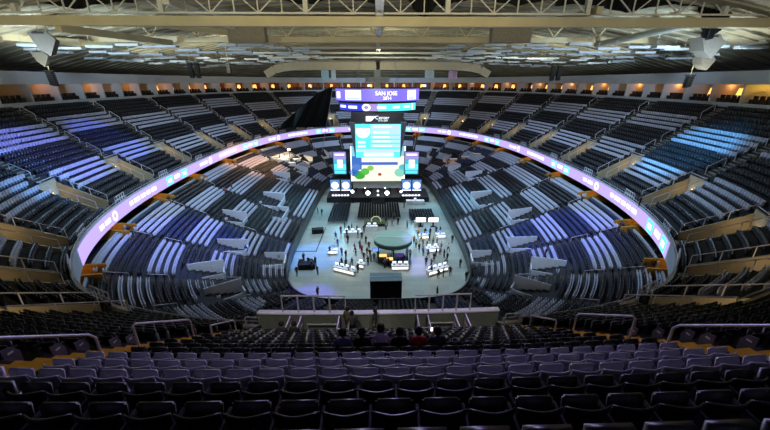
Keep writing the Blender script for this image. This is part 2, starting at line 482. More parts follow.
def pan_mesh(name, m):
    # tipped-up padded seat: rounded slab
    bm = bmesh.new(); bmesh.ops.create_cube(bm, size=1)
    for v in bm.verts: v.co = (v.co.x * .43, v.co.y * .085, v.co.z * .40)
    bmesh.ops.bevel(bm, geom=list(bm.edges), offset=.03, segments=3, affect='EDGES')
    for v in bm.verts:
        z = v.co.z
        v.co.x *= 1 - .10 * max(0, -z / .2)
        v.co.y += .10 * z + .03 * (v.co.x / .2) ** 2
        v.co += Vector((0, .155, .635))
    me = bpy.data.meshes.new(name); bm.to_mesh(me); bm.free(); me.materials.append(m); return smooth(me)
def arm_mesh(name, m):
    mb = MB()
    mb.hexa([(.254, -.02, .0), (.281, -.02, .0), (.281, .03, .0), (.254, .03, .0), (.254, -.04, .64), (.281, -.04, .64), (.281, .06, .64), (.254, .06, .64)])
    mb.hexa([(.252, -.06, .63), (.283, -.06, .63), (.283, .26, .655), (.252, .26, .655), (.252, -.09, .68), (.283, -.09, .68), (.283, .25, .70), (.252, .25, .70)])
    return mb.mesh(name, m)
def end_mesh(name, m, x):
    mb = MB()
    P = [(-.10, .02), (.22, .02), (.26, .5), (.12, .74), (-.12, .80)]
    vs = [(x - .02, y, z) for y, z in P] + [(x + .02, y, z) for y, z in P]
    mb.add(vs, [(4, 3, 2, 1, 0), (5, 6, 7, 8, 9)] + [(i, (i + 1) % 5, (i + 1) % 5 + 5, i + 5) for i in range(5)])
    return mb.mesh(name, m)
shells = {b: shell_mesh('backrest', (M_sd, M_sl)[b]) for b in (0, 1)}
pans = {b: pan_mesh('seat', (M_sd, M_sl)[b]) for b in (0, 1)}
arm = arm_mesh('armrest', M_arm)
ends = {x: end_mesh('end_panel', M_endp, x * .27) for x in (-1, 1)}
def plate_mesh(x):
    mb = MB(); mb.box((x * .293, .05, .6), (.008, .13, .055)); return mb.mesh('row_plate', M_white)
plates = {x: plate_mesh(x) for x in (-1, 1)}
def solid_dark(k, b): return b
rows_by = {}
for u in IND: rows_by.setdefault((u[5], u[2]), []).append(u)
krank = sorted({u[2] for u in IND}, reverse=True)
for (blk, k), lst in rows_by.items():
    lst.sort(key=lambda u: u[6][0])
    for i, u in enumerate(lst):
        _, s, k, b, p, blk, q, atend = u
        colr = 'pale lilac-grey' if b else 'black'
        rown = nth(krank.index(k) + 1)
        if blk == 'C': lab = f'{colr} tipped-up seat of centre block, {rown} row from the bottom, {nth(i + 1)} from left'
        elif blk == 'L': lab = f'{colr} tipped-up seat left of the yellow-edged aisle, {rown} row up, {nth(len(lst) - i)} from aisle'
        else: lab = f'{colr} tipped-up seat right of the yellow-edged aisle, {rown} row up, {nth(i + 1)} from aisle'
        e = empty('arena_seat', p, lab, 'seat', 'tipped-up seats nearest the camera', heading(s))
        link('backrest', shells[b], e); link('seat', pans[b], e); link('armrest', arm, e)
        if atend:
            a = min(AISLES, key=lambda a: off(s, a)); dlt = (a - s + LEN / 2) % LEN - LEN / 2
            x = -1 if dlt > 0 else 1
            # s grows towards the local -X side seen from above facing inward
            x = 1 if (Matrix.Rotation(heading(s), 3, 'Z') @ Vector((1, 0, 0))).dot(U(a, PITCHR * k) - U(s, PITCHR * k)) > 0 else -1
            ep = link('end_panel', ends[x], e); pl = link('row_plate', plates[x], ep); pl['label'] = 'white row number plate'

# the remaining thousands of seats, one mesh
def low_proto(full):
    vs = []; fs = []
    def bx(x0, x1, y0, y1, z0, z1, dyt=0.0, bow=0.0, top=True):
        n = len(vs)
        for z, dy in ((z0, 0), (z1, dyt)):
            vs.extend([(x0, y0 + dy, z), (x1, y0 + dy, z), (x1, y1 + dy, z), (x0, y1 + dy, z)])
        fs.extend([[n + a for a in f] for f in ((0, 1, 5, 4), (1, 2, 6, 5), (2, 3, 7, 6), (3, 0, 4, 7), (4, 5, 6, 7))])
    if full:
        for i in range(4):
            u0, u1 = i / 2 - 1, (i + 1) / 2 - 1
            y0, y1 = .085 * u0 * u0, .085 * u1 * u1
            n = len(vs)
            for z, dy in ((.38, 0), (.87, -.05)):
                vs.extend([(u0 * .25, y0 + dy, z), (u1 * .25, y1 + dy, z), (u1 * .25, y1 + dy + .04, z), (u0 * .25, y0 + dy + .04, z)])
            fs.extend([[n + a for a in f] for f in ((0, 1, 5, 4), (2, 3, 7, 6), (4, 5, 6, 7))])
        bx(-.21, .21, .12, .20, .43, .835, .03)
        bx(.245, .29, -.05, .2, .2, .67)
    else:
        bx(-.25, .25, -.0, .05, .35, .83, -.06)
        bx(-.21, .21, .14, .23, .40, .80, .04)
    return np.array(vs, float), np.array(fs, int)
def scatter(items, proto, out):
    V0, F0 = proto
    n = len(items)
    if not n: return
    P = np.array([it[0] for it in items]); A = np.array([it[1] for it in items]); Mi = np.array([it[2] for it in items])
    c, s_ = np.cos(A), np.sin(A)
    V = np.empty((n, len(V0), 3))
    V[:, :, 0] = V0[None, :, 0] * c[:, None] - V0[None, :, 1] * s_[:, None] + P[:, None, 0]
    V[:, :, 1] = V0[None, :, 0] * s_[:, None] + V0[None, :, 1] * c[:, None] + P[:, None, 1]
    V[:, :, 2] = V0[None, :, 2] + P[:, None, 2]
    F = F0[None] + (np.arange(n) * len(V0))[:, None, None] 
    out.append((V.reshape(-1, 3), F.reshape(-1, 4), np.repeat(Mi, len(F0))))
def mesh_np(name, chunks, mats):
    off_ = 0; Vs = []; Fs = []; Ms = []
    for v, f, m in chunks: Vs.append(v); Fs.append(f + off_); Ms.append(m); off_ += len(v)
    V = np.concatenate(Vs); F = np.concatenate(Fs); Mi = np.concatenate(Ms)
    me = bpy.data.meshes.new(name); me.vertices.add(len(V)); me.vertices.foreach_set('co', V.ravel().astype(np.float32))
    me.loops.add(F.size); me.loops.foreach_set('vertex_index', F.ravel().astype(np.int32))
    me.polygons.add(len(F)); me.polygons.foreach_set('loop_start', np.arange(0, F.size, 4, dtype=np.int32))
    for m in mats: me.materials.append(m)
    me.polygons.foreach_set('material_index', Mi.astype(np.int32)); me.update(calc_edges=True); return me
near_items = []; far_items = []
for u in REST:
    zc, s, k, b, p = u[:5]
    mi = 1 if b else 0
    (near_items if zc < 45 else far_items).append((tuple(p), heading(s), mi))
low_items = []
for k in range(NLOW):
    t = (k + .25) / NLOW
    n = 4 * len(_S); sv = np.linspace(0, LEN, n)
    x = pin(sv, _X); y = pin(sv, _Y); fx = pin(sv, _FX); fy = pin(sv, _FY)
    x = x + (fx - x) * t; y = y + (fy - y) * t
    d = np.concatenate([[0], np.cumsum(np.hypot(np.diff(x), np.diff(y)))])
    cnt = int(d[-1] / W)
    for s in np.interp(np.arange(cnt) * W, d, sv):
        s = float(s); scale = .45 + .55 * (1 - t)
        if min(off(s, a) for a in PORT) < .75 / scale * .9: continue
        if any(off(s, bx_[0]) < bx_[3] + .2 and bx_[1] - .03 < t < bx_[2] + .01 for bx_ in LOWBOX): continue
        p = L(s, t, zlow(k / NLOW))
        if not inframe(p, 60, 30): continue
        if p.y > 86 and abs(p.x) < 13 and t > .45: continue
        p2 = L(s, min(1.2, t + .03)); h = math.atan2(-(p2.x - p.x), p2.y - p.y)
        sec = section(s, PS)
        b = band_lower(sec, k)
        if p.y < 46 and abs(p.x) < 13: b = 0
        mi = 1 if b else (2 if sec % 4 == 1 else 0)
        low_items.append((tuple(p), h, mi))
ch = []
scatter(near_items, low_proto(True), ch); scatter(far_items, low_proto(False), ch); scatter(low_items, low_proto(False), ch)
seats = link('arena_seats', mesh_np('arena_seats', ch, [M_sd, M_sl, M_sb]))
seats['kind'] = 'stuff'; tag(seats, 'thousands of tipped-up dark and pale seats filling both decks around the floor', 'seating')
print('SEATS', len(IND), len(near_items), len(far_items), len(low_items))
# ------------------------------------------------------------------ roof
M_steel = mat('cream_painted_steel', '#c2b791', 0.55, vary=.08, scale=.4)
M_steelw = mat('white_painted_truss', '#d2d0c2', 0.5, vary=.05)
M_roof = mat('roof_deck', '#9b967e', 0.8, vary=.25, scale=.25)
M_baf = mat('pale_blue_baffle_cloth', '#a4b0ba', 0.8, vary=.06)
M_cloth = mat('black_drape_cloth', '#050506', 0.95)
M_duct = mat('galvanised_duct', '#a9ab9d', 0.45, metal=.3, vary=.06)
M_spk = mat('beige_speaker_cabinet', '#857f6e', 0.7)
M_spkd = mat('black_speaker_cabinet', '#0b0b0d', 0.6)
def roof_z(x, y): return 28.2 + 9.5 * max(0, 1 - (x / 66) ** 2) * max(0, 1 - (abs(y - 74) / 80) ** 4)
mb = MB()
nx, ny = 48, 60
for i in range(nx):
    for j in range(ny):
        x0, x1 = -66 + 132 * i / nx, -66 + 132 * (i + 1) / nx; y0, y1 = 0 + 154 * j / ny, 0 + 154 * (j + 1) / ny
        mb.quad((x0, y0, roof_z(x0, y0)), (x0, y1, roof_z(x0, y1)), (x1, y1, roof_z(x1, y1)), (x1, y0, roof_z(x1, y0)))
        # rib under the deck
        if j % 1 == 0:
            z0, z1 = roof_z(x0, y0), roof_z(x1, y0)
            mb.hexa([(x0, y0 - .15, z0 - .2), (x1, y0 - .15, z1 - .2), (x1, y0 + .15, z1 - .2), (x0, y0 + .15, z0 - .2), (x0, y0 - .15, z0), (x1, y0 - .15, z1), (x1, y0 + .15, z1), (x0, y0 + .15, z0)])
struct(mb.obj('ceiling', M_roof))

def truss_x(name, y, zb, zt, x0, x1, npan, beam_h, beam_w, label, sag=0.0):
    e = empty(name, (0, y, zb), label, 'roof truss')
    X = np.linspace(x0, x1, npan + 1)
    zz = lambda x: sag * (x / x1) ** 2
    b = MB(); t = MB(); l = MB(); b2 = MB()
    for a, c in zip(X[:-1], X[1:]):
        b.bar((a, 0, zz(a)), (c, 0, zz(c)), beam_w, beam_h)
        t.bar((a, 0, zt - zb + zz(a)), (c, 0, zt - zb + zz(c)), .22, .22)
        b2.bar((a, 0, zz(a) + beam_h / 2 + .35), (c, 0, zz(c) + beam_h / 2 + .35), .18, .18)
    for i, a in enumerate(X):
        z0, z1 = zz(a) + beam_h / 2 + .35, zt - zb + zz(a)
        w = .5 if i % 6 == 3 else .12
        l.bar((a, 0, z0), (a, 0, z1), w, w)
        if i < npan:
            c = X[i + 1]
            if i % 2: l.bar((a, 0, z0), (c, 0, zt - zb + zz(c)), .11, .11)
            else: l.bar((a, 0, z1), (c, 0, zz(c) + beam_h / 2 + .35), .11, .11)
    b.obj('box_beam', M_steel, e); t.obj('top_chord', M_steelw, e); b2.obj('lower_chord', M_steelw, e); l.obj('lattice', M_steelw, e)
    return e
z1 = on_y(385, 22, 43).z
truss_x('roof_truss', 43, z1, z1 + 3.0, -62, 62, 48, .95, .8, 'long cream lattice truss with box beam spanning the very top of the photo')
z2 = on_y(385, 40, 62).z
e2 = empty('roof_truss', (0, 62, z2), 'second cream box beam truss behind the nearest lattice truss', 'roof truss')
b = MB(); b.bar((-60, 0, 0), (60, 0, 0), .9, .8); b.obj('box_beam', M_steel, e2)
b = MB(); b.bar((-60, 0, 2.4), (60, 0, 2.4), .3, .25); b.obj('top_chord', M_steel, e2)
b = MB()
for i in range(-8, 9):
    x = i * 7.2
    b.bar((x, 0, .4), (x + 1.6, 0, 2.4), .22, .22); b.bar((x, 0, .4), (x - 1.6, 0, 2.4), .22, .22)
b.obj('lattice', M_steel, e2)
# catwalk with handrail between the trusses
e = empty('catwalk', (0, 68, z2 + 1.0), 'dim catwalk with railings seen through the roof steel above centre', 'catwalk')
b = MB(); b.box((0, 0, 0), (44, 1.2, .12)); b.obj('walkway', M_concd, e)
b = MB()
for zz in (.5, 1.0): b.bar((-22, -.6, zz), (22, -.6, zz), .07, .07)
for i in range(45): b.bar((-22 + i, -.6, 0), (-22 + i, -.6, 1.0), .06, .06)
b.obj('railing', M_steel, e)
# purlin beams across the far half
for i, (yy, py, hw, nm) in enumerate(((78, 48, 30, 'first'), (88, 53, 29, 'second'), (98, 57.5, 28, 'third'), (108, 61, 27, 'fourth'))):
    z = on_y(385, py, yy).z
    o = MB().bar((-hw, 0, 0), (hw, 0, 0), .45, .35).obj('roof_purlin', M_duct, None, (0, yy, z)); tag(o, f'thin grey roof beam behind the cream trusses, {nm} of four going back', 'roof beam')
# broad curved duct
def duct():
    mb = MB(); pts = []
    for i in range(25):
        u = -1 + 2 * i / 24; x = u * 30; pts.append((x, 1.0 * 0, -2.2 * abs(u) ** 10))
    for a, c in zip(pts[:-1], pts[1:]): mb.bar(a, c, 1.6, 2.0)
    return mb
z = on_y(385, 66, 100).z
o = duct().obj('ventilation_duct', M_spk, None, (on_y(378, 66, 100).x, 100, z)); tag(o, 'broad beige duct with drooping ends, hung level across the far roof', 'duct')
# central white catwalk truss
e = empty('lighting_truss', (0.25, 60, z1 + .6), 'bright white narrow truss running lengthwise under the middle of the roof', 'truss')
b = MB()
for x in (-.35, .35): b.bar((x, -32, 0), (x, 30, 0), .14, .14); b.bar((x, -32, .7), (x, 30, .7), .14, .14)
for i in range(40):
    y = -32 + i * 1.55; b.bar((-.35, y, 0), (.35, y + 1.5, 0), .12, .12); b.bar((-.35, y, 0), (-.35, y + 1.5, .7), .08, .08); b.bar((.35, y + 1.5, 0), (.35, y, .7), .08, .08)
b.obj('lattice', M_steelw, e)
b = MB()
for i in range(9): b.box((0, -30 + i * 6.8, -.05), (.7, 4.4, .06))
b.obj('tray', mat('white_cable_tray', '#e6eaee', .4), e)
# diagonal struts and ducts of the roof: (pixel x, pixel y, distance) at both ends
DIAG = [((58, 28, 43), (171, 43, 60), .8, 'sloping cream roof strut at left, under the lattice truss'),
        ((122, 19, 45), (243, 35, 60), .7, 'bright sloping roof strut left of the left ceiling panel'),
        ((165, 0, 40), (240, 30, 60), .7, 'steep lit roof strut crossing the lattice truss at left'),
        ((0, 36, 52), (125, 47, 66), .9, 'long sloping roof strut at the far left side'),
        ((530, 27, 58), (600, 10, 42), .7, 'steep roof strut right of the right ceiling panel'),
        ((596, 45, 62), (692, 24, 46), .9, 'sloping pale roof duct right of the second truss'),
        ((722, 47, 58), (770, 39, 50), .9, 'pale round roof duct at the far right side'),
        ((268, 40, 64), (318, 59, 98), .25, 'thin diagonal brace running down to the left end of the broad duct'),
        ((434, 59, 98), (494, 40, 64), .25, 'thin diagonal brace running down to the right end of the broad duct'),
        ((655, 46, 60), (770, 55, 60), .5, 'slender level duct at right under the sloping roof ducts'),
        ((0, 44, 66), (100, 53, 72), .5, 'slender level duct at left under the sloping roof struts')]
for i, (a, c, w, lab) in enumerate(DIAG):
    p, q = on_y(*a), on_y(*c); m = (p + q) / 2
    if 'round' in lab or 'pale roof duct' in lab or 'slender' in lab:
        o = MB().tube([p - m, (p - m) * .3, q - m], w / 2, 12).obj('roof_duct', M_duct, None, m)
    else: o = MB().bar(p - m, q - m, w, w).obj('roof_strut', M_steel if i != 2 else M_steelw, None, m)
    tag(o, lab, 'roof strut' if 'strut' in lab else ('brace' if 'brace' in lab else 'duct'))
# big grey ceiling panels by the trusses
for x0, x1, nm in ((229, 266, 'left'), (491, 530, 'right')):
    p = on_y((x0 + x1) / 2, 33, 58); wdt = (on_y(x1, 33, 58) - on_y(x0, 33, 58)).length
    mb = MB(); mb.box((0, 0, 0), (wdt, 1.6, 2.7)); mb.box((0, -.85, 1.1), (wdt * .94, .1, .12)); mb.box((0, -.85, -1.1), (wdt * .94, .1, .12))
    for x in (-.4, .4): mb.bar((x * wdt, 0, 1.3), (x * wdt, 0, 4.0), .12, .12)
    o = mb.obj('ceiling_plenum', M_spk, None, p); bevel(o, .05); tag(o, f'large grey boxed ceiling panel under the trusses, {nm} of the bright central truss', 'ceiling panel')
# faceted hanging loudspeaker pods at the sides
def pod(px, py, Y, sc, lab):
    p = on_y(px, py, Y); e = empty('speaker_pod', p, lab, 'loudspeaker')
    F = [(-1.3, 1.0), (.7, 1.2), (1.6, .3), (.5, -1.4), (-.6, -.6)]
    n = 5; vs = [(x * sc, -.5 * sc, z * sc) for x, z in F] + [(x * sc * .8 - .5 * sc, 1.0 * sc, z * sc * .8) for x, z in F]
    mb = MB(); mb.add(vs, [(0, 1, 2, 3, 4), (9, 8, 7, 6, 5)] + [(i, i + 5, (i + 1) % 5 + 5, (i + 1) % 5) for i in range(5)])
    mb.obj('cabinet', mat('taupe_pod_shell', '#4e4a40', .7), e)
    mb = MB(); mb.box((-.1 * sc, -.53 * sc, .95 * sc), (1.3 * sc, .08, .14 * sc)); mb.obj('slot', M_black, e)
    mb = MB()
    for x in (-.6, .4): mb.bar((x * sc, .1, .9 * sc), (x * sc, .1, 3.0 * sc), .09, .09)
    mb.obj('hanger', M_steel, e)
pod(46, 43, 46, 1.05, 'large faceted beige loudspeaker pod hung at upper left')
pod(42, 58, 52, .8, 'smaller faceted pod just below the large pod at upper left')
pod(707, 46, 46, 1.05, 'large faceted beige loudspeaker pod hung at upper right')
pod(704, 62, 52, .8, 'smaller faceted pod just below the large pod at upper right')
# black line arrays
def array(px, py, Y, cols, h, lab):
    p = on_y(px, py, Y); e = empty('line_array_speaker', p, lab, 'loudspeaker')
    for c in range(cols):
        x = (c - (cols - 1) / 2) * 1.35
        for k in range(6):
            mb = MB(); mb.box((x, .12 * math.sin(k * .3), -k * h / 6), (.8, .7, h / 6 * .9), 0, 0, -.06 * k); mb.obj('cabinet', M_spkd, e)
        mb = MB(); mb.bar((x, 0, h / 12), (x, 0, 3.5), .07, .07); mb.obj('cable', M_steel, e)
    mb = MB(); mb.box((0, 0, h / 12 + .12), (1.35 * cols, .5, .15)); mb.obj('flying_bar', M_black, e)
array(193, 64, 78, 2, 2.9, 'pair of black line array speaker columns hung at left roof')
array(557, 67, 78, 2, 2.9, 'pair of black line array speaker columns hung at right roof')
array(378, 63, 80, 1, 3.2, 'single black speaker column hung under the end of central truss')
array(228, 64, 85, 1, 2.2, 'small black speaker column right of the left line array pair')
array(50, 73, 55, 1, 1.9, 'small black speaker column hung before the left suites')
array(690, 77, 55, 1, 1.6, 'small black speaker column hung before the right suites')
# acoustic baffles
ARR = [(on_y(*a).x, a[2]) for a in ((193, 64, 78), (557, 67, 78), (228, 64, 85))]
rng = random.Random(3)
cnt = {}
for side in (-1, 1):
    n = 0
    for j in range(12):
        for i in range(8):
            x = side * (15 + i * 5.0 + rng.uniform(-1, 1)); y = 50 + j * 5.8 + rng.uniform(-1, 1)
            z = min(roof_z(x, y) - 1.2, 30.4 + .06 * (50 - abs(x)) + rng.uniform(-.3, .5)); q = project((x, y, z))
            if q is None or any((x - ax) ** 2 + (y - ay) ** 2 < 22 for ax, ay in ARR) or not (0 < q[0] < 770) or not 44 < q[1] < 78: continue
            l = rng.uniform(2.8, 4.2); n += 1
            mb = MB(); mb.box((0, 0, 0), (l, .9, .3)); mb.bar((-l * .4, 0, 0), (-l * .4, 0, 1.5), .04, .04); mb.bar((l * .4, 0, 0), (l * .4, 0, 1.5), .04, .04)
            o = mb.obj('acoustic_baffle', M_baf, None, (x, y, z), rng.uniform(-.12, .12))
            tag(o, f'pale hanging baffle under the {"left" if side < 0 else "right"} roof, {nth(j + 1)} row back, {nth(i + 1)} from the middle', 'baffle', 'acoustic baffles under the roof')
# black roof drapes at the very top
for i, (x0, x1, yb, lab) in enumerate(((-30, 128, 9, 'left end'), (250, 375, 5, 'left of centre'), (408, 441, 17, 'dipping low right of centre'), (440, 560, 6, 'right of centre'), (560, 715, 13, 'right half'), (706, 740, 40, 'dipping low at far right'))):
    p = on_y((x0 + x1) / 2, -12, 44.6); wdt = (on_y(x1, yb, 44.6) - on_y(x0, yb, 44.6)).length; hgt = p.z - on_y(x0, yb, 44.6).z
    mb = MB(); n = 24; P = []
    for k in range(n + 1):
        u = k / n; x = (u - .5) * wdt; y = .35 * math.sin(u * 40); b_ = -hgt * (1 - .35 * abs(math.sin(u * 5 + i)) * (1 if i not in (2, 5) else 0)) * (1 if i not in (2, 5) else math.sin(PI * (.1 + .8 * u)))
        P.append((x, y, b_))
    for a, c in zip(P[:-1], P[1:]):
        mb.hexa([(a[0], a[1] - .03, a[2]), (c[0], c[1] - .03, c[2]), (c[0], c[1] + .03, c[2]), (a[0], a[1] + .03, a[2]), (a[0], a[1] - .03, 3), (c[0], c[1] - .03, 3), (c[0], c[1] + .03, 3), (a[0], a[1] + .03, 3)])
    o = mb.obj('roof_drape', M_cloth, None, p); tag(o, f'black cloth hanging behind the top lattice truss, {lab}', 'drape')
# hanging pennants near the far roof
for px0, py0, px1, py1, Y, c, lab in ((321, 70, 329, 80, 118, '#8fb4cc', 'pale blue banner hanging above the scoreboard, further left'), (331, 70, 336, 80, 118, '#a8bccb', 'pale blue banner hanging above the scoreboard, nearer the middle'), (449, 68, 457, 79, 118, '#b7a2c8', 'lilac banner hanging right of the scoreboard'), (425, 70, 434, 78, 118, '#9db6c6', 'grey blue banner hanging just right of the scoreboard')):
    a, d = on_y(px0, py0, Y), on_y(px1, py1, Y); m = Vector(((a.x + d.x) / 2, Y, a.z))
    mb = MB(); w_ = (d.x - a.x) / 2; h_ = a.z - d.z
    for k in range(8):
        u0, u1 = k / 8, (k + 1) / 8
        mb.hexa([(-w_ + 2 * w_ * u0, .1 * math.sin(u0 * 9), -h_), (-w_ + 2 * w_ * u1, .1 * math.sin(u1 * 9), -h_), (-w_ + 2 * w_ * u1, .1 * math.sin(u1 * 9) + .05, -h_), (-w_ + 2 * w_ * u0, .1 * math.sin(u0 * 9) + .05, -h_), (-w_ + 2 * w_ * u0, .1 * math.sin(u0 * 9), 0), (-w_ + 2 * w_ * u1, .1 * math.sin(u1 * 9), 0), (-w_ + 2 * w_ * u1, .1 * math.sin(u1 * 9) + .05, 0), (-w_ + 2 * w_ * u0, .1 * math.sin(u0 * 9) + .05, 0)])
    mb.bar((-w_, 0, .05), (w_, 0, .05), .1, .1)
    o = mb.obj('banner', mat('banner_' + c[1:], c, .8), None, m); tag(o, lab, 'banner')
# ------------------------------------------------------------------ scoreboard, ribbon, stage
G_purple = glow('violet_display', '#8272f2', 1.2); G_white = glow('white_display', '#f4f6ff', 1.8); G_lav = glow('lavender_display', '#b9a2f4', 0.9)
G_cyan = glow('cyan_display', '#55eef0', 1.5); G_blue = glow('blue_display', '#3445dd', 1.0); G_pale = glow('pale_blue_display', '#bcd0fa', 1.35)
M_case = mat('dark_grey_casing', '#26282e', .5); M_silver = mat('silver_casing', '#9097a5', .4, metal=.4)
SBX, SBY = on_y(377.5, 95, 62).x, 68.0
def ell(rx, ry, x, push=0.0):          # point on the front of an elliptical ring at arc offset x from the middle
    a = x / rx; return Vector((math.sin(a) * (rx + push), -math.cos(a) * (ry + push), 0))
def ring_panel(rx, ry, x0, x1, z0, z1, push, n=10):
    mb = MB()
    for k in range(n):
        a, c = x0 + (x1 - x0) * k / n, x0 + (x1 - x0) * (k + 1) / n
        p, q = ell(rx, ry, a, push), ell(rx, ry, c, push); p2, q2 = ell(rx, ry, a, push - .06), ell(rx, ry, c, push - .06)
        U_ = Vector((0, 0, 1))
        mb.hexa([p + U_ * z0, q + U_ * z0, q2 + U_ * z0, p2 + U_ * z0, p + U_ * z1, q + U_ * z1, q2 + U_ * z1, p2 + U_ * z1])
    return mb
def bend(me, rx, ry, x0, z0, push):
    for v in me.vertices:
        x, y, d = v.co
        p = ell(rx, ry, x0 + x, push + d); v.co = (p.x, p.y, z0 + y)
    return me
def zt(y): return on_y(377.5, y, 62).z
def xr(rx, px):                # arc offset on the ring for a column
    X = on_y(px, 95, 62.4).x - SBX
    return rx * math.asin(max(-.985, min(.985, X / rx)))
sb = empty('scoreboard', (SBX, SBY, 0), 'centre hung scoreboard with two lit rings above a cyan screen', 'scoreboard')
RX1, RY1 = 7.75, 6.0
za, zb = zt(101.5), zt(89)
b = MB(); b.lathe([(RX1 - .15, za - .15), (RX1 - .05, za - .15), (RX1 - .05, zb + .12), (RX1 - .6, zb + .12), (RX1 - .6, za - .15), (RX1 - .15, za - .15)], 48, (0, 0, 0), 0, 1, RY1 / RX1); b.obj('upper_ring_case', M_case, sb)
up = ring_panel(RX1, RY1, -RX1 * PI, RX1 * PI, za, zb, .02, 64).obj('upper_ring_display', G_purple, sb)
zc_ = (za + zb) / 2
for x0, x1, z0, z1 in ((345, 361, 90.3, 100.2), (408, 417, 90.3, 100.2), (334.8, 338.8, 92, 99)):
    ring_panel(RX1, RY1, xr(RX1, x0), xr(RX1, x1), zt(z1), zt(z0), .08).obj('display_logo', G_white, up)
for x0, x1, z0, z1 in ((346, 360, 97.5, 99.8), (409, 416, 97.5, 99.8)):
    ring_panel(RX1, RY1, xr(RX1, x0), xr(RX1, x1), zt(z1), zt(z0), .13).obj('display_logo', G_pale, up)
link('lettering', bend(text_mesh('SAN JOSE', .92, .02, bold=.012), RX1, RY1, xr(RX1, 386.5), zt(93.6), .1), up).data.materials.append(G_white)
link('lettering', bend(text_mesh('2014', .76, .02, bold=.01), RX1, RY1, xr(RX1, 387), zt(98.4), .1), up).data.materials.append(G_white)
RX2, RY2 = 7.35, 5.7
za, zb = zt(111.3), zt(104)
b = MB(); b.lathe([(RX2 - .15, za - .2), (RX2 - .05, za - .2), (RX2 - .05, zb + .2), (RX2 - .6, zb + .2), (RX2 - .6, za - .2), (RX2 - .15, za - .2)], 48, (0, 0, 0), 0, 1, RY2 / RX2); b.obj('lower_ring_case', M_case, sb)
lw = ring_panel(RX2, RY2, xr(RX2, 337), xr(RX2, 363), za, zb, .02).obj('lower_ring_display', G_blue, sb)
ring_panel(RX2, RY2, xr(RX2, 363), xr(RX2, 378), za, zb, .02).obj('lower_ring_display', G_lav, sb)
ring_panel(RX2, RY2, xr(RX2, 378), xr(RX2, 418), za, zb, .02).obj('lower_ring_display', G_cyan, sb)
for x0, x1, z0, z1 in ((338.5, 344.5, 106, 108.5), (347.5, 356.5, 106.3, 109), (377, 386, 106.2, 109), (393, 400, 106.5, 108.6), (404.5, 411, 106.2, 108.2), (413, 414.2, 104.5, 110.5)):
    ring_panel(RX2, RY2, xr(RX2, x0), xr(RX2, x1), zt(z1), zt(z0), .07).obj('display_mark', G_white, lw)
m = MB(); cx = xr(RX2, 366)
for k in range(24):
    t0, t1 = 2 * PI * k / 24, 2 * PI * (k + 1) / 24
    R1, R0 = .78, .42
    P = [ell(RX2, RY2, cx + R0 * math.cos(t0), .08) + Vector((0, 0, zt(107.7) + R0 * .7 * math.sin(t0))), ell(RX2, RY2, cx + R1 * math.cos(t0), .08) + Vector((0, 0, zt(107.7) + R1 * .75 * math.sin(t0))),
         ell(RX2, RY2, cx + R1 * math.cos(t1), .08) + Vector((0, 0, zt(107.7) + R1 * .75 * math.sin(t1))), ell(RX2, RY2, cx + R0 * math.cos(t1), .08) + Vector((0, 0, zt(107.7) + R0 * .7 * math.sin(t1)))]
    m.quad(*P)
m.obj('display_mark', G_white, lw)
# header and four sided lower box
def W2(px, py, y=62.0): p = on_y(px, py, y); return Vector((p.x - SBX, y - SBY, p.z))
h0, h1 = W2(351, 122.5), W2(404, 112.5)
b = MB(); b.box(((h0.x + h1.x) / 2, .2, (h0.z + h1.z) / 2), (h1.x - h0.x, 11.6, h1.z - h0.z)); hd = b.obj('header', M_case, sb)
c0, c1 = W2(366, 121), W2(376, 116)
b = MB(); yy = c0.y - .42
b.hexa([(c0.x, yy, c0.z), (c0.x + .9, yy, c0.z), (c0.x + .9, yy + .05, c0.z), (c0.x, yy + .05, c0.z), (c0.x, yy, c1.z), (c1.x, yy, c1.z), (c1.x, yy + .05, c1.z), (c0.x, yy + .05, c1.z)]); b.obj('logo_plate', G_white, hd)
def flat_text(txt, size, px, py, y, parent, mt, dx=0, bold=0.0):
    me = text_mesh(txt, size, .01, bold=bold); me.materials.append(mt)
    p = W2(px, py, y)
    for v in me.vertices: v.co = (p.x + v.co.x, p.y - v.co.z, p.z + v.co.y)
    return link('lettering', me, parent)
flat_text('SAP', .62, 369.3, 118.4, 61.55, hd, M_case)
flat_text('Center', .85, 382.3, 117.8, 61.55, hd, G_white)
flat_text('at San Jose', .38, 383, 120.6, 61.55, hd, G_white)
# wings and main screen
tl, tr, br_, bl = W2(355, 124), W2(401, 124), W2(400, 157.5, 62.9), W2(356, 157.5, 62.9)
b = MB()
for (x, X) in ((tl.x, -1), (tr.x, 1)):
    xo = x + X * 1.05; xb = (bl.x if X < 0 else br_.x)
    b.hexa([(xb, bl.y, bl.z), (xb + X * .1, bl.y, bl.z), (xb + X * .1, 5, bl.z), (xb, 5, bl.z), (x, tl.y, h0.z), (xo, tl.y, h0.z), (xo, 5, h0.z), (x, 5, h0.z)])
b.obj('side_wing', M_silver, sb)
b = MB(); b.hexa([bl + Vector((0, .1, 0)), br_ + Vector((0, .1, 0)), (br_.x, 5, br_.z), (bl.x, 5, bl.z), (tl.x, tl.y + .1, h0.z), (tr.x, tr.y + .1, h0.z), (tr.x, 5, h0.z), (tl.x, 5, h0.z)]); b.obj('screen_box', M_case, sb)
def scr(u, v): # u 0..1 left to right, v 0..1 top to bottom
    return (tl * (1 - u) + tr * u) * (1 - v) + (bl * (1 - u) + br_ * u) * v
def patch(u0, u1, v0, v1, mt, nm='screen_panel', parent=None, push=.03):
    mb = MB(); f = Vector((0, -push, 0)); g = Vector((0, -push + .05, 0))
    P = [scr(u0, v1), scr(u1, v1), scr(u1, v0), scr(u0, v0)]
    mb.hexa([P[0] + f, P[1] + f, P[1] + g, P[0] + g, P[3] + f, P[2] + f, P[2] + g, P[3] + g])
    return mb.obj(nm, mt, parent or sb)
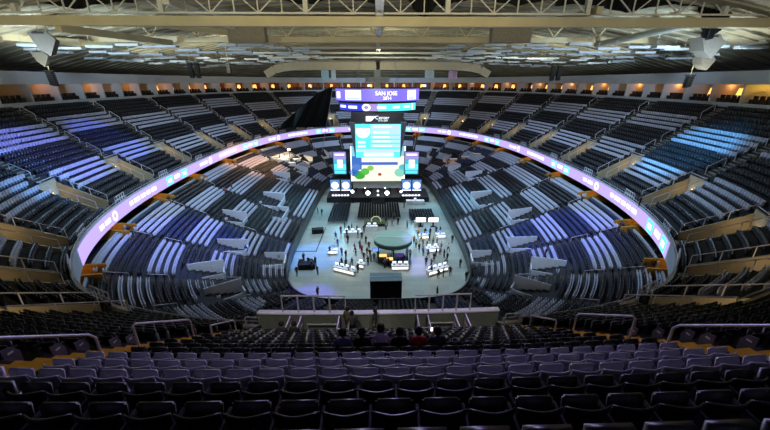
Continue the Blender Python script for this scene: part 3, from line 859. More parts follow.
ms = patch(0, 1, 0, 1, G_cyan, 'main_screen', None, .0)
patch(.34, .98, .02, .16, G_pale, 'screen_panel', ms); patch(.34, 1, .18, .30, G_pale, 'screen_panel', ms)
patch(.34, 1, .34, .42, G_pale, 'screen_panel', ms); patch(.34, 1, .47, .54, G_pale, 'screen_panel', ms); patch(.34, 1, .6, .68, G_pale, 'screen_panel', ms)
patch(0, 1, .74, .82, G_pale, 'screen_panel', ms)
for v in (.05, .22, .36, .49, .62): patch(.4, .9 - .3 * ((v * 7) % 1), v, v + .035, G_white, 'text_line', ms, .06)
patch(.18, .85, .85, .96, G_white, 'text_line', ms, .06)
patch(.05, .22, .5, .56, G_white, 'text_line', ms, .06); patch(.05, .22, .62, .68, G_white, 'text_line', ms, .06)
m = MB(); cc = scr(.17, .2)
m.add([cc + Vector((math.cos(2 * PI * k / 28) * 1.25, -.07, math.sin(2 * PI * k / 28) * 1.25)) for k in range(28)], [tuple(range(28))]); m.obj('screen_disc', G_white, ms)
b = MB()
for x in (-4, 4):
    for y in (-4, 4): b.bar((x, y, 24.2), (x * .6, y * .6, 34), .08, .08)
b.obj('hanging_cable', M_silver, sb)
b = MB(); b.bar((0, -.5, 24.6), (0, -.5, 28.5), 1.2, 1.0); b.lathe([(.0, 26.4), (2.2, 26.4), (2.2, 27.3), (0, 27.3)], 16); b.obj('winch_head', mat('pale_winch_housing', '#aebccb', .5), sb)

# ribbon display
rb0 = near_s(30.5, 30.3); rb1 = LEN - near_s(30.3, 30)
def ribbon(s0, s1, z0, z1, push, step=1.0):
    mb = MB(); n = max(1, int((s1 - s0) / step))
    for k in range(n):
        a, c = s0 + (s1 - s0) * k / n, s0 + (s1 - s0) * (k + 1) / n
        mb.hexa([U(a, -push, z0), U(c, -push, z0), U(c, -push + .05, z0), U(a, -push + .05, z0), U(a, -push, z1), U(c, -push, z1), U(c, -push + .05, z1), U(a, -push + .05, z1)])
    return mb
rib = ribbon(rb0, rb1, -1.65, .1, .12).obj('ribbon_display', glow('ribbon_violet', '#bda6f6', 1.25)); tag(rib, 'long curved violet ribbon display running around the front of the upper deck', 'ribbon display')
rng = random.Random(11); s = rb0 + 1.0; ph = 0
while s < rb1 - 6:
    if ph % 3 == 0:                 # cyan panels either side of a word
        ribbon(s, s + 2.0, -1.5, -.05, .16).obj('cyan_panel', G_cyan, rib); ribbon(s + .4, s + 1.6, -1.1, -.45, .2).obj('mark', G_white, rib)
        ribbon(s + 2.7, s + 4.6, -1.0, -.35, .16).obj('word_mark', G_white, rib)
        ribbon(s + 5.3, s + 7.3, -1.5, -.05, .16).obj('cyan_panel', G_cyan, rib); ribbon(s + 5.7, s + 6.9, -1.1, -.45, .2).obj('mark', G_white, rib)
        s += 11
    elif ph % 3 == 1:
        for w_ in (1.5, 1.1, 1.3, 1.7, .9):
            ribbon(s, s + w_, -1.0, -.4, .16, .5).obj('word_mark', G_white, rib); s += w_ + .45
        s += 3.5
    else:                           # ring logo then two words
        mb = MB()
        for k in range(20):
            t0, t1 = 2 * PI * k / 20, 2 * PI * (k + 1) / 20
            mb.quad(*[U(s + .7 + r * math.cos(t), -.17, -.75 + r * math.sin(t)) for r, t in ((.36, t0), (.68, t0), (.68, t1), (.36, t1))])
        mb.obj('ring_logo', G_white, rib); s += 2.1
        for w_ in (1.6, 1.2): ribbon(s, s + w_, -1.0, -.45, .16, .5).obj('word_mark', G_white, rib); s += w_ + .5
        s += 5
    ph += 1

# black side curtain hung beside the scoreboard
pA, pB, pC, pD = on_y(333, 86, 74), on_y(326, 127, 74), on_y(277, 128, 74), on_y(306, 98, 74)
mb = MB(); n = 14; o0 = pB
def cur(u, v):
    top = pA * (1 - u) + pD * u if u < .55 else (pA * .45 + pD * .55) * (1 - (u - .55) / .45) + pC * ((u - .55) / .45)
    bot = pB * (1 - u) + pC * u; q = top * (1 - v) + bot * v
    return q + Vector((0, .4 * math.sin(u * 26), 0)) - o0
for i in range(n):
    for j in range(5):
        a = [cur(i / n, j / 5), cur((i + 1) / n, j / 5), cur((i + 1) / n, (j + 1) / 5), cur(i / n, (j + 1) / 5)]
        mb.hexa([q - Vector((0, .03, 0)) for q in a] + [q + Vector((0, .03, 0)) for q in a])
o = mb.obj('black_curtain', mat('dark_green_black_cloth', '#0b1412', .95), None, o0); tag(o, 'slanting black curtain hung left of the scoreboard before the far seats', 'curtain')
pq = on_y(322, 152, 73.5); o = MB().tube([(0, 0, 0), on_y(333, 86, 73.5) - pq], .06, 6).obj('rope', M_silver, None, pq); tag(o, 'pale rope hanging down the right edge of the black curtain', 'rope')

# stage
STY = 80.0
def S(px, py, y=STY): return on_y(px, py, y)
zst = 1.2
e = empty('stage', (S(378, 190).x, STY, 0), 'dark event stage under the big screen at the far end of the floor', 'stage')
sx = e.location.x
b = MB(); b.box((0, 0, zst / 2), (24, 7.5, zst)); b.obj('deck', mat('stage_black', '#14161b', .5), e)
b = MB(); b.box((0, -3.78, zst / 2), (24, .06, zst * .9)); b.obj('skirt', mat('stage_skirt', '#20242c', .8), e)
b = MB()
for k in range(4): b.box((0, -4.0 - k * .3, zst * (.8 - .2 * k) / 2), (3, .3, zst * (.8 - .2 * k)))
b.obj('steps', M_case, e)
def screen(name, x0, x1, y0, y1, Y, label, cat='screen', legs=True):
    a, d = S(x0, y0, Y), S(x1, y1, Y); c = (a + d) / 2; w_, h_ = abs(d.x - a.x), abs(a.z - d.z)
    e = empty(name, (c.x, Y, d.z), label, cat)
    b = MB(); b.box((0, .2, h_ / 2), (w_ + .3, .3, h_ + .3)); b.obj('frame', M_case, e)
    if legs:
        for x in (-w_ / 2 + .2, w_ / 2 - .2): MB().box((x, .3, -(d.z - 1.2) / 2), (.25, .25, max(.1, d.z - 1.2))).obj('leg', M_case, e)
    def pt(u0, u1, v0, v1, mt, nm='screen_panel', parent=None, push=0.0):
        b = MB(); b.box((-w_ / 2 + w_ * (u0 + u1) / 2, .02 - push, h_ * (1 - (v0 + v1) / 2)), (w_ * (u1 - u0), .06, h_ * (v1 - v0))); return b.obj(nm, mt, parent or e)
    return e, w_, h_, pt
e, w_, h_, pt = screen('stage_screen', 350, 405, 146, 181, 82, 'large bright stage screen showing a white and green picture')
img = pt(0, 1, 0, 1, glow('screen_cream', '#f0f6e4', 1.15), 'picture')
pt(0, 1, .0, .28, glow('screen_sky', '#8fd4ee', 1.0), 'picture_area', img, .04)
pt(0, .2, .28, .66, glow('screen_blue_hill', '#3f78cf', 1.0), 'picture_area', img, .04)
for (u, v, r, c) in ((.16, .82, .10, '#3fae3a'), (.26, .72, .08, '#5cc84a'), (.36, .62, .06, '#8fd34e'), (.06, .74, .09, '#2f68c0'), (.9, .75, .1, '#8fdfc8'), (.95, .6, .07, '#59c7d8'), (.53, .8, .035, '#b0523a'), (.1, .6, .08, '#5a88d8')):
    mb = MB(); mb.add([(-w_ / 2 + w_ * u + math.cos(2 * PI * k / 16) * r * w_, -.06, max(.02, h_ * (1 - v) + math.sin(2 * PI * k / 16) * r * w_ * .8)) for k in range(16)], [tuple(range(16))]); mb.obj('picture_area', glow('screen_' + c[1:], c, 1.0), img)
pt(.12, .86, .45, .53, glow('screen_banner', '#4f6fd8', 1.0), 'picture_area', img, .05)
pt(0, .02, 0, 1, G_white, 'bright_edge', img, .05); pt(.98, 1, 0, 1, G_white, 'bright_edge', img, .05)
for i, (x0, x1, lab) in enumerate(((333, 346.5, 'tall cyan side screen left of the big stage screen'), (405, 418, 'tall cyan side screen right of the big stage screen'))):
    e, w2_, h2_, pt = screen('side_screen', x0, x1, 152, 174, 81, lab)
    img = pt(0, 1, 0, 1, glow('side_blue', '#58bde8', 1.0), 'picture')
    pt(0, 1, 0, .3, G_lav, 'picture_area', img, .04); pt(.05, .95, .55, .8, G_cyan, 'picture_area', img, .04); pt(.3, .72, .35, .72, G_white, 'picture_area', img, .07)
    pt(.12, .88, .08, .15, G_white, 'text_line', img, .07); pt(.1, .9, .86, .96, G_cyan, 'text_line', img, .05)
for i, (x0, x1, lab) in enumerate(((330, 340, 'low lit stage panel with white disc, outer left'), (341, 350.5, 'low lit stage panel with white disc, inner left'), (402, 411, 'low lit stage panel with white disc, inner right'), (412.5, 421, 'low lit stage panel with white disc, outer right'))):
    e, w2_, h2_, pt = screen('stage_display', x0, x1, 180, 190.5, 78, lab, 'display panel')
    img = pt(0, 1, 0, 1, glow('panel_blue', '#6d9be4', .9), 'picture')
    mb = MB(); mb.add([(math.cos(2 * PI * k / 20) * h2_ * .33, -.08, h2_ * .5 + math.sin(2 * PI * k / 20) * h2_ * .33) for k in range(20)], [tuple(range(20))]); mb.obj('white_disc', G_white, img)
    pt(0, 1, .92, 1, G_white, 'bright_edge', img, .05)
for x0, x1, lab in ((331, 350, 'row of white lit lettering along the left stage front'), (401, 421, 'row of white lit lettering along the right stage front')):
    a, d = S(x0, 194, 76), S(x1, 196.5, 76); e = empty('stage_sign', ((a.x + d.x) / 2, 76, 0), lab, 'lit panel')
    b = MB(); b.box((0, .1, a.z / 2), (d.x - a.x, .22, a.z + .2)); b.obj('panel', M_case, e)
    for k in range(6):
        MB().box(((k - 2.5) * (d.x - a.x) / 6.4, -.04, (a.z + d.z) / 2), ((d.x - a.x) / 8.5, .06, .35)).obj('mark', G_white, e)
for px, py, r, lab in ((368, 193, .42, 'brightest stage floodlight, left of the pair facing the camera'), (387, 193, .42, 'bright stage floodlight, right of the pair facing the camera'), (378, 191, .16, 'small stage light, upper one between the two bright floodlights'), (378, 195, .16, 'small stage light, lower one between the two bright floodlights'), (352.5, 191.5, .3, 'small stage light beside the left lit panels'), (401, 191.5, .22, 'small stage light beside the right lit panels'), (365, 188, .12, 'faint small light on the stage deck, left side'), (385, 188, .12, 'faint small light on the stage deck, right side')):
    p = S(px, py, 75.8); e = empty('stage_light', p, lab, 'stage light')
    b = MB(); b.lathe([(r * 1.25, 0), (r * 1.25, .5), (r * .6, .9), (0, .95)], 16); me = b.mesh('lamp_housing', M_black)
    for v in me.vertices: v.co = (v.co.x, v.co.z, v.co.y)
    link('lamp_housing', me, e)
    b = MB(); b.lathe([(r * 1.2, -.02), (0, -.06)], 16); me = b.mesh('lens', glow('floodlight_glow', '#eaf6ff', 9.0))
    for v in me.vertices: v.co = (v.co.x, v.co.z, v.co.y)
    link('lens', me, e)
    b = MB(); b.bar((0, .3, -r), (0, .3, -p.z), .12, .12); b.box((0, .3, -p.z + .05), (.7, .5, .1)); b.obj('stand', M_black, e)
# ------------------------------------------------------------------ people
M_skin = mat('skin', '#b98a6c', .6); M_hair = mat('dark_hair', '#120e0d', .7); M_shoe = mat('shoe_black', '#0c0c0e', .6)
def fabric(c): return mat('fabric_' + c[1:], c, .85, vary=.12, scale=12)
def skin_body(name, nodes, edges, sub=1):
    """nodes: {key: (pos, radius, slot)}; one continuous skinned body"""
    keys = list(nodes); bm = bmesh.new(); sk = bm.verts.layers.skin.verify(); V = {}
    for k in keys:
        v = bm.verts.new(nodes[k][0]); r = nodes[k][1]; v[sk].radius = (r, r) if not isinstance(r, tuple) else r; V[k] = v
    V[keys[0]][sk].use_root = True
    for a, b_ in edges: bm.edges.new((V[a], V[b_]))
    me = bpy.data.meshes.new(name); bm.to_mesh(me); bm.free()
    o = bpy.data.objects.new(name, me); COL.objects.link(o)
    m = o.modifiers.new('skin', 'SKIN'); m.use_smooth_shade = True
    m = o.modifiers.new('sub', 'SUBSURF'); m.levels = sub; m.render_levels = sub
    dg = bpy.context.evaluated_depsgraph_get()
    res = bpy.data.meshes.new_from_object(o.evaluated_get(dg)); bpy.data.objects.remove(o); bpy.data.meshes.remove(me)
    res.name = name; res.materials.clear()
    for mm in (M_skin, fabric('#444a55'), fabric('#1a1c22'), M_hair, M_shoe): res.materials.append(mm)
    # material by nearest bone
    segs = [(Vector(nodes[a][0]), Vector(nodes[b_][0]), nodes[a][2], nodes[b_][2]) for a, b_ in edges]
    idx = []
    hc = Vector(nodes['head'][0]); fwd = Vector(nodes['nose'][0]) - hc; fwd.z = 0; fwd.normalize()
    for p in res.polygons:
        c = p.center; best = 1e9; sl = 1
        for a, b_, s0, s1 in segs:
            d = b_ - a; t = max(0, min(1, (c - a).dot(d) / max(1e-9, d.length_squared))); q = (c - (a + d * t)).length
            if q < best: best = q; sl = s0 if t < .5 else s1
        if sl == 0 and (c - hc).length < .2 and ((c - hc).dot(fwd) < -.005 and c.z > hc.z - .06 or c.z > hc.z + .075): sl = 3
        idx.append(sl)
    res.polygons.foreach_set('material_index', idx)
    return res
def rot(p, piv, ax, ang):
    M = Matrix.Rotation(ang, 3, ax); return piv + M @ (Vector(p) - piv)
def figure(kind, fine=False):
    sit = kind in ('sit', 'lean', 'phone')
    hz = .52 if sit else .93
    N_ = {}
    def nd(k, p, r, s): N_[k] = (Vector(p), r, s)
    nd('pelvis', (0, 0, hz), .135, 2); nd('waist', (0, .01, hz + .17), .125, 1); nd('chest', (0, 0, hz + .38), (.15, .125), 1)
    nd('neck0', (0, -.01, hz + .52), .065, 1); nd('neck', (0, .0, hz + .57), .05, 0); nd('head', (0, .02, hz + .68), (.085, .1), 0); nd('crown', (0, .015, hz + .76), (.07, .08), 0)
    nd('nose', (0, .125, hz + .675), .017, 0)
    for s, n in ((-1, 'l'), (1, 'r')):
        nd(n + 'ear', (s * .09, .01, hz + .68), .018, 0)
        nd(n + 'sh', (s * .17, -.01, hz + .47), .068, 1)
    arms = {'stand': ((.235, -.03, .21), (.25, .06, -.03)), 'desk': ((.23, .0, .22), (.17, .24, .2)), 'walk': ((.24, -.08, .22), (.24, .05, .0)),
            'sit': ((.25, .02, .22), (.16, .24, .12)), 'lean': ((.26, .06, .23), (.12, .2, .3)), 'phone': ((.24, .1, .25), (.10, .3, .42))}[kind]
    for s, n in ((-1, 'l'), (1, 'r')):
        e, w_ = arms
        if kind == 'phone' and s > 0: e, w_ = ((.25, .02, .22), (.16, .24, .12))
        if kind == 'walk': w_ = (w_[0], w_[1] + s * .1, w_[2]); e = (e[0], e[1] + s * .07, e[2])
        nd(n + 'el', (s * e[0], e[1], hz + e[2]), .047, 1); nd(n + 'wr', (s * w_[0], w_[1], hz + w_[2]), .032, 0)
        d = (N_[n + 'wr'][0] - N_[n + 'el'][0]).normalized()
        hnd = N_[n + 'wr'][0] + d * .075; nd(n + 'ha', hnd, (.035, .022), 0)
        if fine:
            side = Vector((0, 0, 1)).cross(d).normalized()
            for q in range(4):
                f0 = hnd + d * .03 + side * (q - 1.5) * .02; L_ = (.06, .075, .07, .052)[q]
                nd(f'{n}f{q}a', f0, .0095, 0); nd(f'{n}f{q}b', f0 + d * L_ * .55 + Vector((0, 0, -.012)), .0085, 0); nd(f'{n}f{q}c', f0 + d * L_ * .9 + Vector((0, 0, -.035)), .0075, 0)
            t0 = N_[n + 'wr'][0] + d * .03 - side * s * .035
            nd(n + 't0', t0, .011, 0); nd(n + 't1', t0 + d * .04 - side * s * .025, .009, 0)
        if sit:
            nd(n + 'hip', (s * .1, .04, hz - .01), .1, 2); nd(n + 'kn', (s * .14, .46, hz + .02), .068, 2); nd(n + 'an', (s * .13, .50, .09), .045, 2); nd(n + 'to', (s * .14, .66, .045), .04, 4)
        else:
            st = s * (.22 if kind == 'walk' else .03)
            nd(n + 'hip', (s * .095, 0, hz - .07), .1, 2); nd(n + 'kn', (s * .105, st * .5 + .03, .50), .064, 2); nd(n + 'an', (s * .11, st - .03, .09), .043, 2); nd(n + 'to', (s * .125, st + .13, .04), .04, 4)
    E = [('pelvis', 'waist'), ('waist', 'chest'), ('chest', 'neck0'), ('neck0', 'neck'), ('neck', 'head'), ('head', 'crown'), ('head', 'nose')]
    for n in 'lr':
        E += [('head', n + 'ear'), ('chest', n + 'sh'), (n + 'sh', n + 'el'), (n + 'el', n + 'wr'), (n + 'wr', n + 'ha'), ('pelvis', n + 'hip'), (n + 'hip', n + 'kn'), (n + 'kn', n + 'an'), (n + 'an', n + 'to')]
        if fine:
            for q in range(4): E += [(n + 'ha', f'{n}f{q}a'), (f'{n}f{q}a', f'{n}f{q}b'), (f'{n}f{q}b', f'{n}f{q}c')]
            E += [(n + 'wr', n + 't0'), (n + 't0', n + 't1')]
    tilt = {'lean': -.55, 'phone': -.12, 'sit': -.12, 'desk': -.14}.get(kind, 0)
    if tilt:
        up = [k for k in N_ if not any(x in k for x in ('hip', 'kn', 'an', 'to', 'pelvis')) or k in ('lf0a',)]
        for k in up: N_[k] = (rot(N_[k][0], N_['pelvis'][0], 'X', tilt),) + N_[k][1:]
    if kind == 'lean':
        for k in ('head', 'crown', 'nose', 'lear', 'rear'): N_[k] = (rot(N_[k][0], N_['neck'][0], 'X', -.35),) + N_[k][1:]
    return skin_body('person', N_, E, 1)
def hair_mesh(kind, length=0.0):
    sit = kind in ('sit', 'lean', 'phone'); hz = .52 if sit else .93
    hc = Vector((0, .01, hz + .715))
    tilt = {'lean': -.55, 'phone': -.12, 'sit': -.12, 'desk': -.14}.get(kind, 0)
    mb = MB(); mb.lathe([(0, .125), (.06, .112), (.1, .07), (.117, .01), (.115, -.05 - length), (.085, -.1 - length)], 16)
    vs = []
    for v in mb.v:
        p = Vector(v)
        if p.y > .045 and p.z < .06: p.y = .045 + (p.y - .045) * .25
        p.y -= .018
        p = hc + p
        if kind == 'lean': p = rot(p, Vector((0, 0, hz + .57)), 'X', -.35)
        if tilt: p = rot(p, Vector((0, 0, hz)), 'X', tilt)
        vs.append(p)
    mb.v = [tuple(v) for v in vs]
    return smooth(mb.mesh('hair', M_hair))
FIG = {k: figure(k) for k in ('stand', 'desk', 'walk', 'sit')}
def person(kind, p, face, shirt, pants, label, hair=None, fine=None, group=None, scale=1.0, hairmesh=None):
    me = fine or FIG[kind]
    o = link('person', me, None, p, face); tag(o, label, 'person', group)
    if scale != 1.0: o.scale = (scale,) * 3
    for i, m in ((1, fabric(shirt)), (2, fabric(pants))):
        o.material_slots[i].link = 'OBJECT'; o.material_slots[i].material = m
    if hair:
        o.material_slots[3].link = 'OBJECT'; o.material_slots[3].material = fabric(hair)
    if hairmesh is not None:
        h = link('hair', hairmesh, o)
    return o
# seated spectators in the centre block, seen from behind
FS, FL, FP = figure('sit', True), figure('lean', True), figure('phone', True)
FST = figure('stand', True); FW = figure('walk', True)
HS, HL, HP, HST = hair_mesh('sit'), hair_mesh('lean', .03), hair_mesh('phone'), hair_mesh('stand')
def seat_near(px, k):
    best = None
    for u in up_spots:
        if u[2] == k and u[5] == 'C' and abs(u[6][0] - px) < 40 and (best is None or abs(u[6][0] - px) < abs(best[6][0] - px)): best = u
    return best
SEATED = [(338, 'sit', FS, HS, '#6c6ba0', 'person with short black hair in slate blue shirt, leftmost of the six seated'),
          (356, 'phone', FP, HP, '#1b1718', 'person in a black sleeveless top resting chin on hand, second of six seated'),
          (378, 'lean', FL, HL, '#cdb8e6', 'person in a pale lilac shirt leaning forward over a phone'),
          (399, 'sit', FS, HS, '#151418', 'person in a black shirt sitting upright, tallest head of the six'),
          (419, 'sit', FS, HS, '#c02432', 'person in a red shirt seated in the centre block'),
          (440, 'phone', FP, HP, '#2b2f4a', 'person in a navy top seated holding up a glowing phone')]
PK = 11
for px, kind, me, hm, shirt, lab in SEATED:
    u = seat_near(px, PK)
    hd = heading(u[1]); fw = Vector((-math.sin(hd), math.cos(hd), 0))
    o = person(kind, u[4] + fw * .13, hd, shirt, '#15161c', lab, fine=me, hairmesh=hm)
    if 'glowing' in lab:
        mb = MB(); mb.box((0, 0, 0), (.075, .012, .15)); ph = mb.obj('mobile_phone', M_black, None, o.location + Matrix.Rotation(hd, 3, 'Z') @ Vector((-.12, .34, 1.06)), hd)
        MB().box((0, -.008, 0), (.066, .006, .135)).obj('phone_screen', glow('phone_glow', '#eef4ff', 2.0), ph); tag(ph, 'glowing white phone held by the seated person in navy', 'phone')
ZP = 14.0
def on_plat(px, s_r): 
    best = min(np.linspace(-NOTCH, NOTCH, 200), key=lambda s: abs(project(U(s, s_r, ZP - 12.15))[0] - px)); return Vector((U(best, s_r).x, U(best, s_r).y, ZP))
person('stand', on_plat(353, 2.9), .15, '#4a4a4c', '#0e0f13', 'person in a grey shirt and black trousers standing on the cross aisle platform', fine=FST, hairmesh=HST)
person('stand', on_plat(348, 2.55), -.5, '#6b6244', '#2a2a30', 'person in an olive top standing just behind the one in grey, by rail', fine=FST, hairmesh=HST)
person('walk', on_plat(375, 2.7), 1.2, '#232a2c', '#22343c', 'person in dark clothes walking along the cross aisle towards the left', fine=FW, hairmesh=HST)
def deck_at(px, py):       # a point of the stepped deck seen at that pixel, near end only
    d = ray(px, py); t = 4.0
    while t < 60:
        p = EYE + d * t; s = near_s(p.x, p.y)
        cx, cy = C(s); nx, ny = N(s); r = (p.x - cx) * nx + (p.y - cy) * ny
        if r >= 0:
            k = int(r / PITCHR)
            if p.z <= float(ZR(s)) + deck_z(k): return Vector((p.x, p.y, float(ZR(s)) + deck_z(k))), s, k
        t += .08
    return None
for px, py, kind, me, hm, face, sh, pa, lab in ((261, 321, 'stand', FST, HST, .3, '#0d0d10', '#101014', 'person all in black standing at the left end of the white barrier'),
        (279, 324, 'stand', FST, HST, -.6, '#4c5048', '#2a3138', 'person in a grey green shirt standing behind the left white gate'),
        (203, 317, 'walk', FW, HST, 1.0, '#3a3136', '#16171c', 'person in dark brown walking along the left front aisle'),
        (215, 318, 'walk', FW, HST, -1.0, '#1d6f86', '#14161d', 'person in a teal shirt on the left front aisle'),
        (612, 300, 'stand', FST, HST, .5, '#20242c', '#0e0e12', 'person in dark clothes standing by the right front railing')):
    r_ = deck_at(px, py)
    if r_: person(kind, r_[0], face, sh, pa, lab, fine=me, hairmesh=hm)
for px, k, sh, lab in ((277, 6, '#2c2b3a', 'person in a dark jacket seated by left gate, further left of two'), (290, 6, '#1c1c28', 'person in a dark jacket seated by left gate, nearer the middle')):
    u = seat_near(px, k)
    if u: hd = heading(u[1]); person('sit', u[4] + Vector((-math.sin(hd), math.cos(hd), 0)) * .13, hd, sh, '#14141a', lab, fine=FS, hairmesh=HS)

# ------------------------------------------------------------------ event floor
M_tbl = mat('white_table_top', '#e8eaee', .4); M_cloth2 = mat('black_table_cloth', '#101116', .9)
G_scr = glow('monitor_white', '#e6f0ff', 1.6); G_scrb = glow('monitor_blue', '#6fa0ff', 1.3); G_warm = glow('monitor_warm', '#ffc778', 1.6); G_led = glow('white_light_strip', '#fff6e0', 3.0)
def G(px, py): return on_z(px, py, 0)
# round canopied caster booth
p = G(391, 262); ctr = on_z(393, 238, 3.7); ctr.z = 0
e = empty('caster_booth', ctr, 'round booth with a large flat grey green disc canopy amid the floor', 'booth')
b = MB(); b.lathe([(0, 3.55), (2.85, 3.5), (3.0, 3.55), (3.05, 3.75), (2.9, 3.82), (0, 3.72)], 48); b.obj('canopy', mat('grey_green_canopy', '#6f8f84', .7, vary=.05), e)
b = MB(); b.bar((-2.9, 0, 3.8), (2.9, 0, 3.8), .12, .08); b.obj('canopy_seam', mat('canopy_seam_pale', '#9fc0b4', .6), e)
b = MB(); b.lathe([(2.9, 3.05), (3.0, 3.05), (3.0, 3.5), (2.9, 3.5), (2.9, 3.05)], 48); b.obj('valance', mat('valance_green', '#4d6a62', .8), e)
for k in range(6):
    a = PI / 6 + k * PI / 3; MB().tube([(2.6 * math.cos(a), 2.6 * math.sin(a), 0), (2.6 * math.cos(a), 2.6 * math.sin(a), 3.5)], .09, 8).obj('post', M_black, e)
b = MB()
for k in range(12):
    a0, a1 = PI * 1.12 + k * PI * .76 / 12, PI * 1.12 + (k + 1) * PI * .76 / 12
    b.hexa([(r * math.cos(a), r * math.sin(a), z) for z in (0, 1.05) for r, a in ((2.3, a0), (2.3, a1), (1.7, a1), (1.7, a0))])
b.obj('counter', mat('booth_counter', '#2a2c34', .5), e)
for x, y, z, mt in ((-1.6, -2.0, 1.75, G_warm), (-.5, -2.35, 1.35, G_warm), (-2.6, -1.0, 2.2, G_scrb), (.9, -2.3, 1.9, glow('monitor_violet', '#5a3f9a', .6))):
    b = MB(); b.box((x, y, z), (1.25, .08, .6)); q = b.obj('screen', M_case, e); b = MB(); b.box((x, y - .05, z), (1.15, .03, .52)); b.obj('screen_face', mt, q)
# black draped box nearest the deck
a0, a1 = on_z(370, 281, 3.6), on_z(402, 281, 3.6)
wd = (a1 - a0).length; c0 = (a0 + a1) / 2; c0.z = 0
e = empty('draped_booth', c0 + Vector((0, .9, 0)), 'tall black draped box standing on the near end of the floor', 'booth')
b = MB(); n = 24
for k in range(n):
    x0, x1 = -wd / 2 + wd * k / n, -wd / 2 + wd * (k + 1) / n; y0, y1 = -.9 + .05 * math.sin(k * 1.9), -.9 + .05 * math.sin((k + 1) * 1.9)
    b.hexa([(x0, y0, 0), (x1, y1, 0), (x1, y1 + .05, 0), (x0, y0 + .05, 0), (x0, y0, 3.6), (x1, y1, 3.6), (x1, y1 + .05, 3.6), (x0, y0 + .05, 3.6)])
for x in (-wd / 2 + .03, wd / 2 - .03): b.box((x, 0, 1.8), (.06, 1.8, 3.6))
b.box((0, .85, 1.8), (wd, .06, 3.6)); b.obj('drape', M_cloth, e)
b = MB(); b.box((0, 0, 3.62), (wd + .1, 1.95, .08)); b.obj('top_panel', mat('booth_top_slate', '#4d6570', .6), e)
b = MB(); b.box((0, 0, 3.68), (wd, .1, .06)); b.obj('top_seam', mat('booth_top_seam', '#7d98a2', .6), e)

def demo(px, py, w_, d_, rz, mons, lab, lit=True, top=M_tbl, face=G_scr, group=None):
    p = G(px, py); e = empty('demo_table', p, lab, 'table', group, rz)
    b = MB(); b.box((0, 0, .88), (w_, d_, .06)); b.obj('table_top', top, e)
    b = MB(); b.box((0, 0, .43), (w_ * .96, d_ * .8, .84)); b.obj('base', M_cloth2 if top is not M_tbl else M_tbl, e)
    if lit: b = MB(); b.box((0, -d_ * .4 - .03, .5), (w_ * .9, .04, .25)); b.obj('light_strip', G_led, e)
    for k in range(mons):
        x = (k - (mons - 1) / 2) * w_ / mons
        m = empty('monitor', e.matrix_basis @ Vector((x, .08, .91)), f'lit monitor {nth(k + 1)} along the {lab}'[:200] if False else f'monitor standing {nth(k + 1)} along the table: ' + ' '.join(lab.split()[:9]), 'monitor', None, rz)
        b = MB(); b.box((0, 0, .42), (.62, .05, .38)); b.obj('casing', M_black, m)
        b = MB(); b.box((0, -.03, .42), (.58, .02, .34)); b.obj('screen_face', face, m)
        b = MB(); b.bar((0, 0, 0), (0, 0, .3), .05, .05); b.box((0, 0, .01), (.25, .18, .02)); b.obj('stand', M_black, m)
    return e
demo(345, 273, 3.6, .9, -.45, 4, 'long white lit demo table at lower left, angled inward')
demo(437, 273, 3.6, .9, .45, 4, 'long lit demo table at lower right, angled inward')
demo(400, 270, 2.6, .8, 0, 3, 'white demo counter before the round booth')
demo(333, 254, 1.6, .9, 0, 1, 'single white demo table left of the round booth', face=G_scrb)
demo(353, 236, 3.4, .9, 0, 3, 'white crew table left behind the round booth', lit=False)
demo(372, 230, 2.2, .8, 0, 2, 'white work table behind the left edge of canopy', lit=False)
demo(432, 252, 2.2, .9, .2, 2, 'white demo table right of the round booth')
demo(424, 239, 2.0, .9, .1, 2, 'blue lit demo table farther right of the round booth', face=G_scrb)
demo(440, 238, 1.8, .9, .1, 1, 'small demo table by the right floor barrier', face=G_scrb)
demo(419, 225, 1.9, .7, 0, 0, 'table carrying two bright panels on right floor', lit=False)
demo(307, 268, 2.6, 1.4, .1, 2, 'black clothed game table at the left floor edge', lit=False, top=M_cloth2, face=glow('monitor_dim', '#5a4a44', .3))
demo(318, 233, 2.2, 1.2, .15, 0, 'low black table at upper left of the floor', lit=False, top=M_cloth2)
demo(415, 204, 4.2, 1.4, 0, 1, 'white desk right before the stage', lit=False)
demo(361, 268, 1.2, .8, -.45, 1, 'short table beside the long lower left demo table')
for px, lab in ((420.5, 'bright white display panel on right floor, first of two'), (433, 'bright white display panel on right floor, second of two')):
    p = G(px, 226.5); e = empty('display_panel', p, lab, 'display panel')
    b = MB(); b.box((0, 0, 1.45), (2.1, .1, 1.1)); b.obj('casing', M_case, e); b = MB(); b.box((0, -.07, 1.45), (1.95, .03, .95)); b.obj('screen_face', G_white, e)
    b = MB(); b.box((0, 0, .45), (.3, .1, .9)); b.box((0, 0, .03), (1, .6, .06)); b.obj('stand', M_black, e)
# lit sign in front of the centre chairs
p = G(376, 226); e = empty('lit_sign', p, 'black sign with a pale green lit emblem before the centre chairs', 'sign')
b = MB(); b.box((0, 0, .5), (4.6, .6, 1.0)); b.obj('base', mat('dark_green_sign', '#1d2a1c', .6), e)
b = MB(); b.box((0, -.32, .85), (4.4, .04, .4)); pl = b.obj('letter_panel', glow('sign_green', '#7f9a5c', .55), e)
for k in range(8): MB().box(((k - 3.5) * .52, -.36, .85), (.3, .03, .26)).obj('sign_mark', M_black, pl)
b = MB(); b.tube([(-.9, 0, 1.0), (-.9, 0, 1.5), (-.4, 0, 2.0), (.4, 0, 2.0), (.9, 0, 1.5), (.9, 0, 1.0)], .1, 8); b.obj('emblem', glow('sign_pale_green', '#c9dba0', .8), e)
